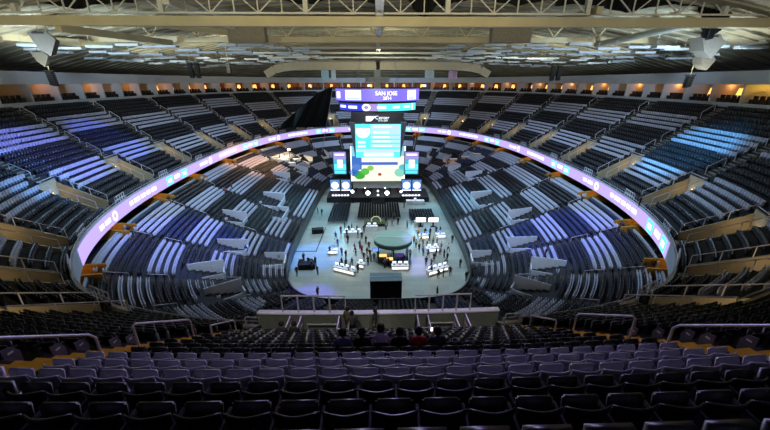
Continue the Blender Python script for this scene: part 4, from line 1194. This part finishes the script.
# dark framed mats on the left floor
p = G(309, 262); q = G(322, 236)
mb = MB(); L_ = (q - p).length; mb.box((0, 0, .03), (5.4, .15, .06)); mb.box((2.6, 5, .03), (.15, 10, .06)); 
o = mb.obj('cable_ramp', mat('dark_cable_ramp', '#23252e', .7), None, G(303, 246) + Vector((0, -2, 0)), -.02); tag(o, 'dark cable ramp lying along the left side of the floor', 'cable ramp')
# chairs in blocks before the stage
mb = MB()
for x in (-.19, .19):
    for y in (-.18, .18): mb.bar((x, y, 0), (x, y * .9, .44), .03, .03)
chair_leg = mb.mesh('leg_frame', M_black)
chair_seat = MB().box((0, 0, .45), (.42, .42, .04)).mesh('seat', M_cloth2); chair_back = MB().box((0, -.21, .68), (.42, .04, .36), 0, 0, .1).mesh('backrest', mat('charcoal_chair_plastic', '#2b2a3a', .5))
BLK = [('left', 331, 351, 200, 223), ('centre', 358, 400, 200, 219), ('right', 408, 434, 209, 222)]
cells = []
for nm, x0, x1, y0, y1 in BLK:
    a, d = G((x0 + x1) / 2, y1), G((x0 + x1) / 2, y0); wl = abs(G(x1, (y0 + y1) / 2).x - G(x0, (y0 + y1) / 2).x)
    cxm = (a.x + d.x) / 2; nc = int(wl / .56); nr = int((d.y - a.y) / .95)
    for r in range(nr):
        if a.y + r * .95 > 74.6: continue
        for c in range(nc): cells.append((a.y + r * .95, cxm + (c - (nc - 1) / 2) * .56, nm, r, c))
cells.sort()
for i, (y, x, nm, r, c) in enumerate(cells[:300]):
    e = empty('folding_chair', (x, y, 0), f'dark folding chair in the {nm} floor block, {nth(r + 1)} row nearest camera, {nth(c + 1)} from left', 'chair', 'folding chairs before the stage')
    link('seat', chair_seat, e); link('backrest', chair_back, e); link('leg_frame', chair_leg, e)
mb = MB()
for (y, x, nm, r, c) in cells[300:]:
    mb.box((x, y, .45), (.42, .42, .04)); mb.box((x, y - .23, .68), (.42, .04, .36), 1)
    for dx in (-.19, .19): mb.bar((x + dx, y, 0), (x + dx, y, .44), .03, .3)
if mb.v:
    o = mb.obj('folding_chairs', [M_cloth2, MATS['charcoal_chair_plastic']]); o['kind'] = 'stuff'; tag(o, 'rest of the dark folding chairs in blocks before the stage', 'chairs')
print('CHAIRS', len(cells))
# crowd on the floor
FLOORP = [(304, 262, 'stand', '#101016'), (300, 268, 'walk', '#202538'), (312, 270, 'stand', '#15151c'), (316, 266, 'desk', '#3a2a2a'), (297, 276, 'stand', '#191a22'), (318, 275, 'desk', '#222230'),
          (330, 255, 'stand', '#4a3560'), (338, 247, 'stand', '#3048b0'), (336, 240, 'walk', '#2b3f9c'), (342, 256, 'desk', '#b04a58'), (346, 259, 'stand', '#1c1c22'), (348, 243, 'stand', '#14151b'),
          (341, 234, 'stand', '#1a2a4a'), (347, 237, 'desk', '#101015'), (358, 238, 'stand', '#121218'), (362, 240, 'walk', '#2a2a30'), (366, 244, 'stand', '#3c2c34'), (355, 252, 'walk', '#6a3a80'),
          (362, 254, 'stand', '#b0324a'), (367, 256, 'stand', '#22222c'), (370, 258, 'desk', '#15161c'), (371, 262, 'stand', '#401824'), (352, 267, 'desk', '#3a6a90'), (340, 270, 'desk', '#22303c'),
          (349, 275, 'desk', '#cfd4da'), (358, 273, 'stand', '#1a1a20'), (398, 265, 'stand', '#3a78a0'), (392, 264, 'desk', '#8a4a50'), (407, 266, 'desk', '#24303c'), (388, 267, 'stand', '#14141a'),
          (414, 244, 'stand', '#c98a3a'), (418, 237, 'stand', '#d8a060'), (421, 242, 'walk', '#e0dcc8'), (425, 236, 'stand', '#2a3050'), (429, 241, 'desk', '#6a5a3a'), (433, 245, 'stand', '#c0a040'),
          (437, 244, 'desk', '#dfe3ea'), (441, 250, 'stand', '#caa8c8'), (428, 258, 'walk', '#3a4aa0'), (423, 256, 'stand', '#2a3a90'), (434, 262, 'desk', '#202028'), (444, 258, 'stand', '#15151c'),
          (447, 262, 'walk', '#1d1d26'), (431, 275, 'stand', '#20262c'), (438, 279, 'stand', '#121318'), (443, 277, 'desk', '#191c22'), (450, 276, 'stand', '#14161c'), (437, 297, 'stand', '#1c2750'),
          (404, 208, 'stand', '#0e0f14'), (318, 214, 'stand', '#14203a'), (322, 216, 'walk', '#101016'), (410, 218, 'stand', '#2a3cb0'), (413, 219, 'stand', '#30388a'), (394, 220, 'walk', '#4a7a90'),
          (452, 243, 'stand', '#1b1c26'), (460, 268, 'stand', '#101014'), (318, 297, 'stand', '#14121c'), (466, 281, 'stand', '#0f1014'), (345, 229, 'desk', '#2a3a44'), (386, 230, 'stand', '#8aa0a8')]
FLOORP += [(309, 266, 'desk', '#20222c'), (346, 268, 'stand', '#2c3a60'), (351, 271, 'walk', '#d0d4dc'), (342, 267, 'stand', '#15161c'), (356, 256, 'desk', '#20242e'), (360, 249, 'stand', '#46506a'), (369, 250, 'walk', '#16171d'),
    (364, 261, 'stand', '#2a2026'), (368, 266, 'desk', '#14161c'), (374, 262, 'stand', '#3a4658'), (378, 258, 'stand', '#101116'), (385, 268, 'desk', '#5a6a8a'), (403, 263, 'stand', '#15161c'), (410, 258, 'stand', '#9a88b8'),
    (416, 248, 'stand', '#b8a070'), (419, 252, 'walk', '#1b1c26'), (423, 247, 'stand', '#8a7a4a'), (427, 246, 'desk', '#d8d4cc'), (430, 236, 'stand', '#34406e'), (436, 234, 'walk', '#2a3cb0'), (440, 234, 'stand', '#20283c'),
    (440, 255, 'desk', '#b0a0d0'), (436, 257, 'stand', '#15171e'), (426, 266, 'stand', '#14151a'), (431, 268, 'desk', '#23304a'), (445, 269, 'stand', '#101218'), (448, 252, 'walk', '#d4c8b8'), (352, 231, 'stand', '#1a1c24'),
    (357, 233, 'desk', '#303a4a'), (349, 233, 'stand', '#20303a'), (364, 233, 'stand', '#121318'), (386, 224, 'stand', '#3a5a70'), (392, 226, 'walk', '#8a96a0'), (398, 225, 'stand', '#1a1d26'), (407, 228, 'stand', '#2c3480')]
POSE = {'stand': 'standing', 'walk': 'walking', 'desk': 'leaning over a table'}
HUE = {}
def cname(h):
    r, g, b_ = (int(h[i:i + 2], 16) for i in (1, 3, 5)); m = max(r, g, b_)
    if m < 40: return 'black'
    if m - min(r, g, b_) < 22: return 'white' if m > 180 else ('grey' if m > 70 else 'dark grey')
    if b_ == m: return ('lilac' if r > 120 else 'violet') if r > g + 8 and r > 50 else ('blue' if m > 100 else 'navy')
    if r == m: return ('yellow' if g > r * .72 else ('orange' if g > r * .55 else ('red' if m > 120 else 'maroon')))
    return 'green'
LAND = [((307, 268), 'the black game table'), ((333, 252), 'the single white table'), ((353, 236), 'the crew table'), ((345, 273), 'the long lower left table'), ((400, 268), 'the booth counter'), ((432, 252), 'the table right of booth'), ((437, 275), 'the long lower right table'), ((424, 239), 'the blue lit table'), ((380, 215), 'the floor chairs'), ((372, 250), 'the round booth'), ((455, 262), 'the right floor barrier'), ((300, 285), 'the left floor edge')]
seen = {}
rng = random.Random(5)
for px, py, kind, sh in FLOORP:
    lm = min(LAND, key=lambda l: (l[0][0] - px) ** 2 + (l[0][1] - py) ** 2)[1]
    key = (cname(sh), POSE[kind], lm); seen[key] = seen.get(key, 0) + 1
    lab = f'person in {key[0]} top {key[1]} by {lm}'
    if seen[key] > 1: lab = f'{nth(seen[key])} person in {key[0]} top {key[1]} by {lm}'
    person(kind, G(px, py), rng.uniform(-PI, PI), sh, rng.choice(['#14151c', '#1d2030', '#26221f', '#2c3550']), lab, group='people on the event floor')
for k, px in enumerate((356, 363, 371, 379, 390, 398)):
    p = S(px, 181, 79); p.z = 1.2
    person('stand', p, PI + rng.uniform(-.5, .5), ('#143018', '#101014', '#15151a', '#12181a', '#101014', '#7a2a22')[k], '#101014', f'person standing on stage before the screen, {nth(k + 1)} of six from left', group='people on the stage')
# interview corner at the left far bowl, lit tables at the right far bowl
def lowspot(px, py):
    d = ray(px, py); t = 40.0
    while t < 150:
        p = EYE + d * t
        if p.z < 8.5:
            s = near_s(p.x, p.y); best = None
            # radial parameter by nearest sample
            for q in range(0, 60):
                a = L(s, q / 60)
                dd = (a.x - p.x) ** 2 + (a.y - p.y) ** 2
                if best is None or dd < best[0]: best = (dd, q / 60)
            if p.z <= zlow(best[1]): return p
        t += .15
    return EYE + d * 100
for px, py, lab in ((286, 163, 'white clothed table by the bright lamp in the far left stand, first'), (297, 162, 'white clothed table by the bright lamp in the far left stand, second'), (292, 166, 'white clothed table nearest the camera by the far left lamp'), (453, 162, 'warm lit table in the far right stand, first'), (465, 160, 'warm lit table in the far right stand, second'), (477, 157, 'warm lit table in the far right stand, third')):
    p = lowspot(px, py); e = empty('press_table', p, lab, 'table')
    b = MB(); b.box((0, 0, 1.0), (2.2, .9, .06)); b.obj('table_top', M_tbl, e)
    b = MB(); b.box((0, 0, .5), (2.1, .8, 1.0)); b.obj('cloth_skirt', M_tbl if px < 300 else mat('warm_lit_cloth', '#c9a36a', .8), e)  # warm light on the far right tables is put into the skirt colour
p = lowspot(290, 160)
e = empty('work_lamp', p, 'very bright warm work lamp on a stand in the far left stand', 'lamp')
b = MB(); b.tube([(0, 0, 0), (0, 0, 2.9)], .05, 8); [b.bar((0, 0, .5), (.6 * math.cos(a), .6 * math.sin(a), 0), .04, .04) for a in (0, 2.1, 4.2)]; b.obj('stand', M_black, e)
b = MB(); b.lathe([(0, -.25), (.28, -.2), (.36, 0), (.28, .2), (0, .25)], 16, (0, 0, 3.1)); b.obj('bulb', glow('work_lamp_glow', '#ffe6b0', 14.0), e)
WORKLAMP = p + Vector((0, -.6, 3.2))
for k, (px, py) in enumerate(((452, 157), (460, 155), (468, 156), (474, 153), (481, 152), (280, 160), (300, 158), (285, 157))):
    person('stand', lowspot(px, py), rng.uniform(-2, 2), rng.choice(['#7a5a3a', '#c0a070', '#26262c', '#d8d0c0']), '#1a1a20', f'person in the far {"right" if px > 380 else "left"} stand by the lit tables, {nth(k + 1 if px > 380 else k - 4)} of group', group='people at the far tables')
for k, (px, py) in enumerate(((226, 196), (231, 198), (247, 255), (660, 262), (655, 258), (232, 190), (545, 258))):
    person('stand', lowspot(px, py), rng.uniform(-2, 2), ('#8a3030', '#20242c', '#1f4fa0', '#14151a', '#23262e', '#5a3a3a', '#22252c')[k], '#15161c',
           ('person in a red top in the left lower bowl aisle', 'person in dark grey beside the one in red, left lower bowl', 'person in a blue top at the left floor corner platform', 'person in black under the right end of the ribbon display', 'person in grey under the right end of the ribbon display', 'person in maroon higher in the left lower bowl', 'person in dark clothes in the right lower bowl')[k])
# ------------------------------------------------------------------ rails
def rail_obj(pts_list, lab, r=.035, group=None, name='handrail', n=6, cat='handrail'):
    o0 = pts_list[0][0]; mb = MB()
    for pts in pts_list: mb.tube([Vector(p) - o0 for p in pts], r, n)
    o = mb.obj(name, M_rail, None, o0); tag(o, lab, cat, group); return o
def uloop(s, r0, r1, h, kfun=None):
    def z(r): return RISE * int(r / PITCHR + 1e-6)
    a, b_ = U(s, r0, z(r0)), U(s, r1, z(r1)); up = Vector((0, 0, 1))
    d = (b_ - a) * .04
    return [a, a + up * (h - .1), a + up * h + d, b_ + up * h - d, b_ + up * (h - .1), b_]
# the big loops in the two aisles beside the centre block
for sgn, nm in ((-1, 'left'), (1, 'right')):
    s = AISLES[0] if sgn > 0 else AISLES[13]
    for i, (d0, d1) in enumerate(((4.0, 7.7), (8.9, 11.4), (12.5, 14.4), (15.4, 16.9))):
        rail_obj([uloop(s, 19 - d1 - 1.8, 19 - d0 - 1.8, 1.1)], f'white looped handrail on the {nm} yellow-edged aisle, {nth(i + 1)} from the camera', .036, None, 'handrail', 10)
names = ['second', 'third', 'fourth', 'fifth', 'sixth', 'seventh', 'eighth', 'ninth', 'tenth', 'eleventh', 'twelfth', 'thirteenth']
for i in range(1, 13):
    for sgn, nm in ((1, 'right'), (-1, 'left')):
        s = AISLE_R[i] if sgn > 0 else LEN - AISLE_R[i]
        q = project(U(s, 8, 5))
        if q is None: continue
        ok = lambda p: (lambda q: q is not None and -40 < q[0] < 810 and -40 < q[1] < 470)(project(p))
        # stair loops
        c = 0
        for r0 in (6.6, 9.1, 11.6, 14.0):
            if not ok(U(s, r0, r0 * .73)): continue
            c += 1
            rail_obj([uloop(s + .55, r0, r0 + 1.7, .95)], f'upper {nm} stair handrail, {nth(i + 1)} aisle from the camera, {nth(c)} loop up', .045, 'upper deck stair handrails')
        if not ok(U(s, 3, 2.5)): continue
        # guard rail round the vomitory
        up = Vector((0, 0, 1)); z1, z6 = deck_z(1) + .3, deck_z(6) + .3; L_ = []
        for e in (-1.5, 1.5):
            a, b_ = U(s + e, RV0, z1), U(s + e, RV1, z6)
            L_.append([a, a + up * .9, b_ + up * .9, b_])
            for f in (.33, .66): m = a.lerp(b_, f); L_.append([m, m + up * .9])
        a, b_ = U(s - 1.5, RV1, z6), U(s + 1.5, RV1, z6); L_.append([a + up * .75, b_ + up * .75])
        rail_obj(L_, f'white guard railing round the upper {nm} vomitory, {nth(i)} of its side from the camera', .04, 'upper vomitory railings', 'guard_rail', cat='railing')
        # front rail of the aisle foot: loop of hoops over the fascia
        for e0, e1, w_ in ((1.7, 4.3, 'right' if sgn > 0 else 'left'),):
            e0, e1 = e0 * sgn, e1 * sgn
            L_ = [[U(s + e0, .1, .3), U(s + e0, .1, 1.25), U(s + e1, .1, 1.25), U(s + e1, .1, .3)], [U(s + e0, .1, .75), U(s + e1, .1, .75)]]
            for f in (.25, .5, .75): x = s + e0 + (e1 - e0) * f; L_.append([U(x, .1, .3), U(x, .1, 1.25)])
            rail_obj(L_, f'white hoop guard at the {nm} fascia edge, beside {nth(i)} vomitory from the camera', .055, 'fascia edge guards', 'hoop_guard', cat='railing')
# low continuous rails on top of the fascia, one per section
allA = sorted(AISLES)
for j in range(len(allA)):
    a, c = allA[j], allA[(j + 1) % len(allA)]
    if c < a: c += LEN
    if off((a + c) / 2, 0) < 8: continue
    n = max(2, int((c - a) / 2)); top = [U(a + (c - a) * k / n, .05, .62) for k in range(n + 1)]
    if not any((lambda q: q and -20 < q[0] < 790)(project(t)) for t in top): continue
    L_ = [top] + [[t, t - Vector((0, 0, .35))] for t in top]
    side = 'right' if (a + c) / 2 % LEN < LEN / 2 else 'left'; num = j if side == 'right' else len(allA) - j
    rail_obj(L_, f'thin top rail along the {side} fascia edge, {nth(max(1, num))} section from the camera', .03, 'fascia top rails', 'fascia_rail', cat='railing')
# lower bowl aisle rails
for i in range(2, 13):
    for sgn, nm in ((1, 'right'), (-1, 'left')):
        s = PORT[i] if sgn > 0 else PORT[13 + i]
        for j, (t0, t1) in enumerate(((.06, .16), (.24, .34), (.62, .72))):
            P = [L(s, t0), L(s, t1)]; zz = [zlow(t0), zlow(t1)]
            a, b_ = Z0(P[0], zz[0]), Z0(P[1], zz[1]); up = Vector((0, 0, 1))
            q = project(a)
            if q is None or not (-20 < q[0] < 790 and q[1] < 330): continue
            rail_obj([[a, a + up * .95, b_ + up * .95, b_]], f'{nm} lower bowl aisle handrail, {nth(i - 1)} aisle from the camera, {nth(j + 1)} down', .04, 'lower bowl handrails')
# barrier rails and gates of the centre cross aisle
def plat(px, r=2.18): 
    best = min(np.linspace(-NOTCH, NOTCH, 400), key=lambda s: abs(project(U(s, r, 2.9))[0] - px)); return best
zw = ZP - 12.15 + 1.13
for x0, x1, nm in ((283, 346, 'left'), (415, 470, 'right')):
    s0, s1 = plat(x0), plat(x1); n = 4
    def pw(s, z): p = U(s, 2.15); return Vector((p.x, p.y, ZP + 1.13 + z))
    L_ = [[pw(s0, 0), pw(s0, 1.0), pw(s1, 1.0), pw(s1, 0)]] + [[pw(s0 + (s1 - s0) * k / n, 0), pw(s0 + (s1 - s0) * k / n, 1.0)] for k in range(1, n)]
    rail_obj(L_, f'white barrier railing on the cross aisle wall, {nm} of the open middle', .045, None, 'barrier_railing', 8, 'railing')
for x, r0, r1, lab in ((287, 2.4, 3.6, 'white gate at far left of the cross aisle platform'), (338, 2.4, 3.4, 'white gate left of the middle on the cross aisle platform'), (419, 2.4, 3.4, 'white gate right of the middle on the cross aisle platform'), (458, 2.4, 3.6, 'white gate at far right of the cross aisle platform')):
    s = plat(x, 3); L_ = []
    def pw(s, r, z): p = U(s, r); return Vector((p.x, p.y, ZP + z))
    for ds in (0, .55):
        L_.append([pw(s + ds, r0, 0), pw(s + ds, r0, 1.05), pw(s + ds, r1, 1.05), pw(s + ds, r1, 0)]); L_.append([pw(s + ds, r0, .55), pw(s + ds, r1, .55)])
    L_.append([pw(s, r1, 1.05), pw(s + .55, r1, 1.05)]); rail_obj(L_, lab, .04, None, 'gate', 8, 'gate')
for x0, x1, nm in ((306, 336, 'left'), (428, 454, 'right')):
    s0, s1 = plat(x0, 2.6), plat(x1, 2.6)
    rail_obj([[pw(s0, 2.5, 0), pw(s0, 2.5, .62), pw(s1, 2.5, .62), pw(s1, 2.5, 0)]], f'low white rail between the two {nm} gates on the cross aisle', .04, None, 'low_rail', 8, 'railing')

# ------------------------------------------------------------------ suites: lamps, screens and chairs
G_lamp = glow('suite_lamp_glow', '#ffb45a', 2.2); G_room = glow('suite_back_glow', '#b06a34', .5)
sch = MB(); sch.box((0, 0, .35), (.7, .55, .7)); sch.box((0, -.3, .8), (.72, .16, 1.0)); sch.box((-.33, 0, .75), (.08, .5, .12)); sch.box((.33, 0, .75), (.08, .5, .12)); sch = sch.mesh('suite_chair', mat('black_leather', '#0b0a0c', .5))
lampm = MB(); lampm.lathe([(.12, 0), (.62, .0), (.42, 1.2), (.12, 1.2)], 12); lampm = lampm.mesh('lamp_shade', G_lamp)
lampb = MB(); lampb.lathe([(.2, -.9), (.05, -.85), (.05, 0), (.1, 0)], 10); lampb = lampb.mesh('lamp_base', M_black)
rng = random.Random(21)
for i in range(NSU):
    s0, s1 = SUE[i], SUE[i + 1]; sm = (s0 + s1) / 2
    nm = nth(i + 1)
    hd = heading(sm)
    s = s0 + (s1 - s0) * rng.choice((.42, .5, .58, .64))
    p = U(s, RS + 2.9, 1.45 + ZD)
    bright = i in (3, 4)
    e = empty('table_lamp', p, f'glowing orange lamp in the {nm} suite counting from the right', 'lamp', 'lamps in the suites', hd)
    link('lamp_shade', lampm, e); link('lamp_base', lampb, e)
    if i % 3 == 1 or bright:
        p = U(s0 + (s1 - s0) * .5, RS + 4.6, 1.6 + ZD); e = empty('wall_screen', p, f'small lit wall screen in the {nm} suite counting from the right', 'television', 'screens in the suites', hd)
        MB().box((0, 0, .5), (1.7, .1, 1.0)).obj('casing', M_black, e); MB().box((0, .07, .5), (1.6, .03, .9)).obj('screen_face', (G_scr, G_lav, glow('suite_screen_amber', '#ff9a3a', 1.4))[rng.randrange(3)], e)
    for k in range(5):
        p = U(s0 + (s1 - s0) * (.14 + .18 * k), RS + 1.1, .4 + ZD)
        o = link('suite_chair', sch, None, p, hd); tag(o, f'dark chair at the front of the {nm} suite counting from the right, {nth(k + 1)} along', 'chair', 'suite chairs')
# small warm lamps inside the vomitories
vl = MB(); vl.box((0, 0, 0), (.5, .12, .18)); vl = vl.mesh('bulkhead_lamp', glow('bulkhead_glow', '#ffd08a', 4.0))
for i in range(1, 13):
    for sgn, nm in ((1, 'right'), (-1, 'left')):
        s = AISLE_R[i] if sgn > 0 else LEN - AISLE_R[i]
        p = U(s, RV1 - .16, 2.75); o = link('bulkhead_lamp', vl, None, p, heading(s)); tag(o, f'small warm lamp above the doorway of upper {nm} vomitory, {nth(i)} from the camera', 'lamp', 'vomitory lamps')
# ------------------------------------------------------------------ light
def light(kind, loc, energy, col, target=None, size=1.0, angle=60, blend=.5):
    d = bpy.data.lights.new('lamp', kind); d.energy = energy; d.color = hexc(col)[:3]
    if kind == 'AREA': d.size = size
    elif kind == 'SPOT': d.spot_size = math.radians(angle); d.spot_blend = blend; d.shadow_soft_size = size
    else: d.shadow_soft_size = size
    o = bpy.data.objects.new('lamp', d); COL.objects.link(o); o.location = loc
    if target is not None:
        o.rotation_euler = (Vector(target) - Vector(loc)).to_track_quat('-Z', 'Y').to_euler()
    return o
w = bpy.data.worlds.new('world'); SC.world = w; w.use_nodes = True
w.node_tree.nodes['Background'].inputs['Color'].default_value = (.10, .13, .2, 1); w.node_tree.nodes['Background'].inputs['Strength'].default_value = .1
# event floor wash from the roof rig
for y in (45, 60, 76): light('SPOT', (0, y, 30.5), 23000, '#e2f0ff', (0, y + 1, 0), 1.5, 70, .7)
# bowl fill, one lamp row per side
for x in (-22, 22):
    for y in (50, 75, 100): light('SPOT', (x, y, 30), 18000, '#a9cdf2', (x * 1.35, y, 6), 1.5, 130, .8)
light('SPOT', (0, 105, 30), 40000, '#a9cdf2', (0, 125, 10), 1.5, 120, .8)
# coloured moving heads on the upper decks
light('SPOT', (-20, 62, 29.5), 35000, '#4a62ff', (-47, 60, 16), .6, 24, .5)
light('SPOT', (-20, 50, 29.5), 40000, '#6f78ff', (-46, 47, 16), .6, 28, .5)
light('SPOT', (-14, 45, 29), 35000, '#6fb0ff', (-42, 40, 15), .6, 22, .5)
light('SPOT', (22, 50, 29.5), 45000, '#50b8ff', (46, 48, 16), .6, 30, .6)
light('SPOT', (20, 60, 29.5), 45000, '#5a5cff', (28, 46, 3), .6, 36, .6)
light('SPOT', (-20, 60, 29.5), 45000, '#5a66ff', (-28, 44, 3), .6, 36, .6)
light('SPOT', (-6, 60, 29.5), 80000, '#1f80ff', (-10.5, 50, 0), .6, 20, .6)
light('SPOT', (6, 60, 29.5), 60000, '#c0a0ff', (6, 46.5, 0), .6, 12, .8)
light('SPOT', (-8, 50, 29.5), 60000, '#6a4aff', (-9, 38, 0), .6, 14, .6)
# warm side of the far left bowl
light('POINT', WORKLAMP, 2600, '#ffd79a', None, .3)
light('SPOT', (-24, 86, 29), 45000, '#ffb070', (-32, 88, 7), 1.0, 46, .8)
light('SPOT', (18, 95, 29), 14000, '#ffb070', (21, 100, 6), 1.0, 20, .8)
# lights in the vomitories and lower portals
for a in VOM:
    q = project(U(a, 3, 3))
    if q and -30 < q[0] < 800: light('POINT', U(a, 4.9, 2.6), 38, '#ffe0b0', None, .15)
for a in PORT:
    q = project(U(a, 2, 0))
    if q and -30 < q[0] < 800 and q[1] < 300: p = U(a, 1.8); light('POINT', (p.x, p.y, 8.8), 70, '#ffc070', None, .15)
# added up-lights, standing in for bounced light on the roof steel
for x, y, en in ((-34, 80, 5000), (34, 80, 5000), (0, 84, 8000)):
    light('SPOT', (x, y, 27.5), en, '#f4f0d4', (x * .9, y + 14, 40), 1.0, 150, .6)
for x, y, en, c in ((-30, 14, 20000, '#f0ecd0'), (0, 14, 26000, '#fff2cc'), (30, 14, 14000, '#f0ead8')):
    light('SPOT', (x, y, 27), en * .75, c, (x, y + 26, 41), 1.5, 84, .6)  # added camera-side spots in place of light bounced off the floor
for x in (-40, 40): light('SPOT', (x, 40, 25), 26000, '#bcd4ea', (x * 1.0, 75, 38), 1.5, 90, .7)  # added cool spots to brighten the roof sides
for x in (-46, 46):
    for y in (50, 78): light('SPOT', (x, y, 25.5), 4200, '#e6eadf', (x * .8, y + 4, 45), 1.0, 160, .5)  # added wide spots filling the dark roof corners
for x in (-14, 14): light('SPOT', (x, 24, 30), 26000, '#bcd6f4', (x * 2, 58, 4), 1.0, 62, .8)  # added spots aimed down to front-light the lower bowl walls
for x in (-9, 9): light('SPOT', (x, 79, 12), 9000, '#8fdcff', (x * 2.2, 62, 1), .6, 95, .8)  # added cyan spots for the glow around the stage
# suites: warm downlights
for i in range(0, NSU, 2):
    p = U(SUE[i + 1] - .5, RS + 2.8, ZD + 3.0); light('POINT', p, 45, '#ff9a4a', None, .2)
    p = U(SUE[i] + 1.5, RS + 2.8, ZD + 3.0); light('POINT', p, 45, '#ff9a4a', None, .2)
# dim violet spill on the seats by the camera
light('SPOT', (2, 30, 31), 5600, '#a878f4', (0, 8, 20), 1.0, 70, .8)
for x in (-3.2, 3.2): light('SPOT', (x, 3, 30), 3600, '#f2ecdf', (x, 14.9, 14.6), .5, 27, .6)  # added pair of spots to brighten the cross aisle wall
light('SPOT', (0, 52, 29.5), 9000, '#cfe0ff', (0, 6, 21.5), .8, 34, .6)  # added cool key from the front, for rim highlights on the near seats
for i in range(NSU):
    q = project(U((SUE[i] + SUE[i + 1]) / 2, RS, ZD + 2))
    if q and 748 < q[0] < 790: light('POINT', U((SUE[i] + SUE[i + 1]) / 2, RS + 3.2, ZD + 2.9), 320, '#ffc040', None, .2)
light('SPOT', (-4, 55, 29.5), 16000, '#e8e4ff', (-3.5, 51, 0), .5, 12, .7)
SC.view_settings.view_transform = 'Standard'; SC.view_settings.look = 'None'; SC.view_settings.exposure = 0; SC.view_settings.gamma = 1
SC.cycles.use_denoising = True
SC.cycles.max_bounces = 5
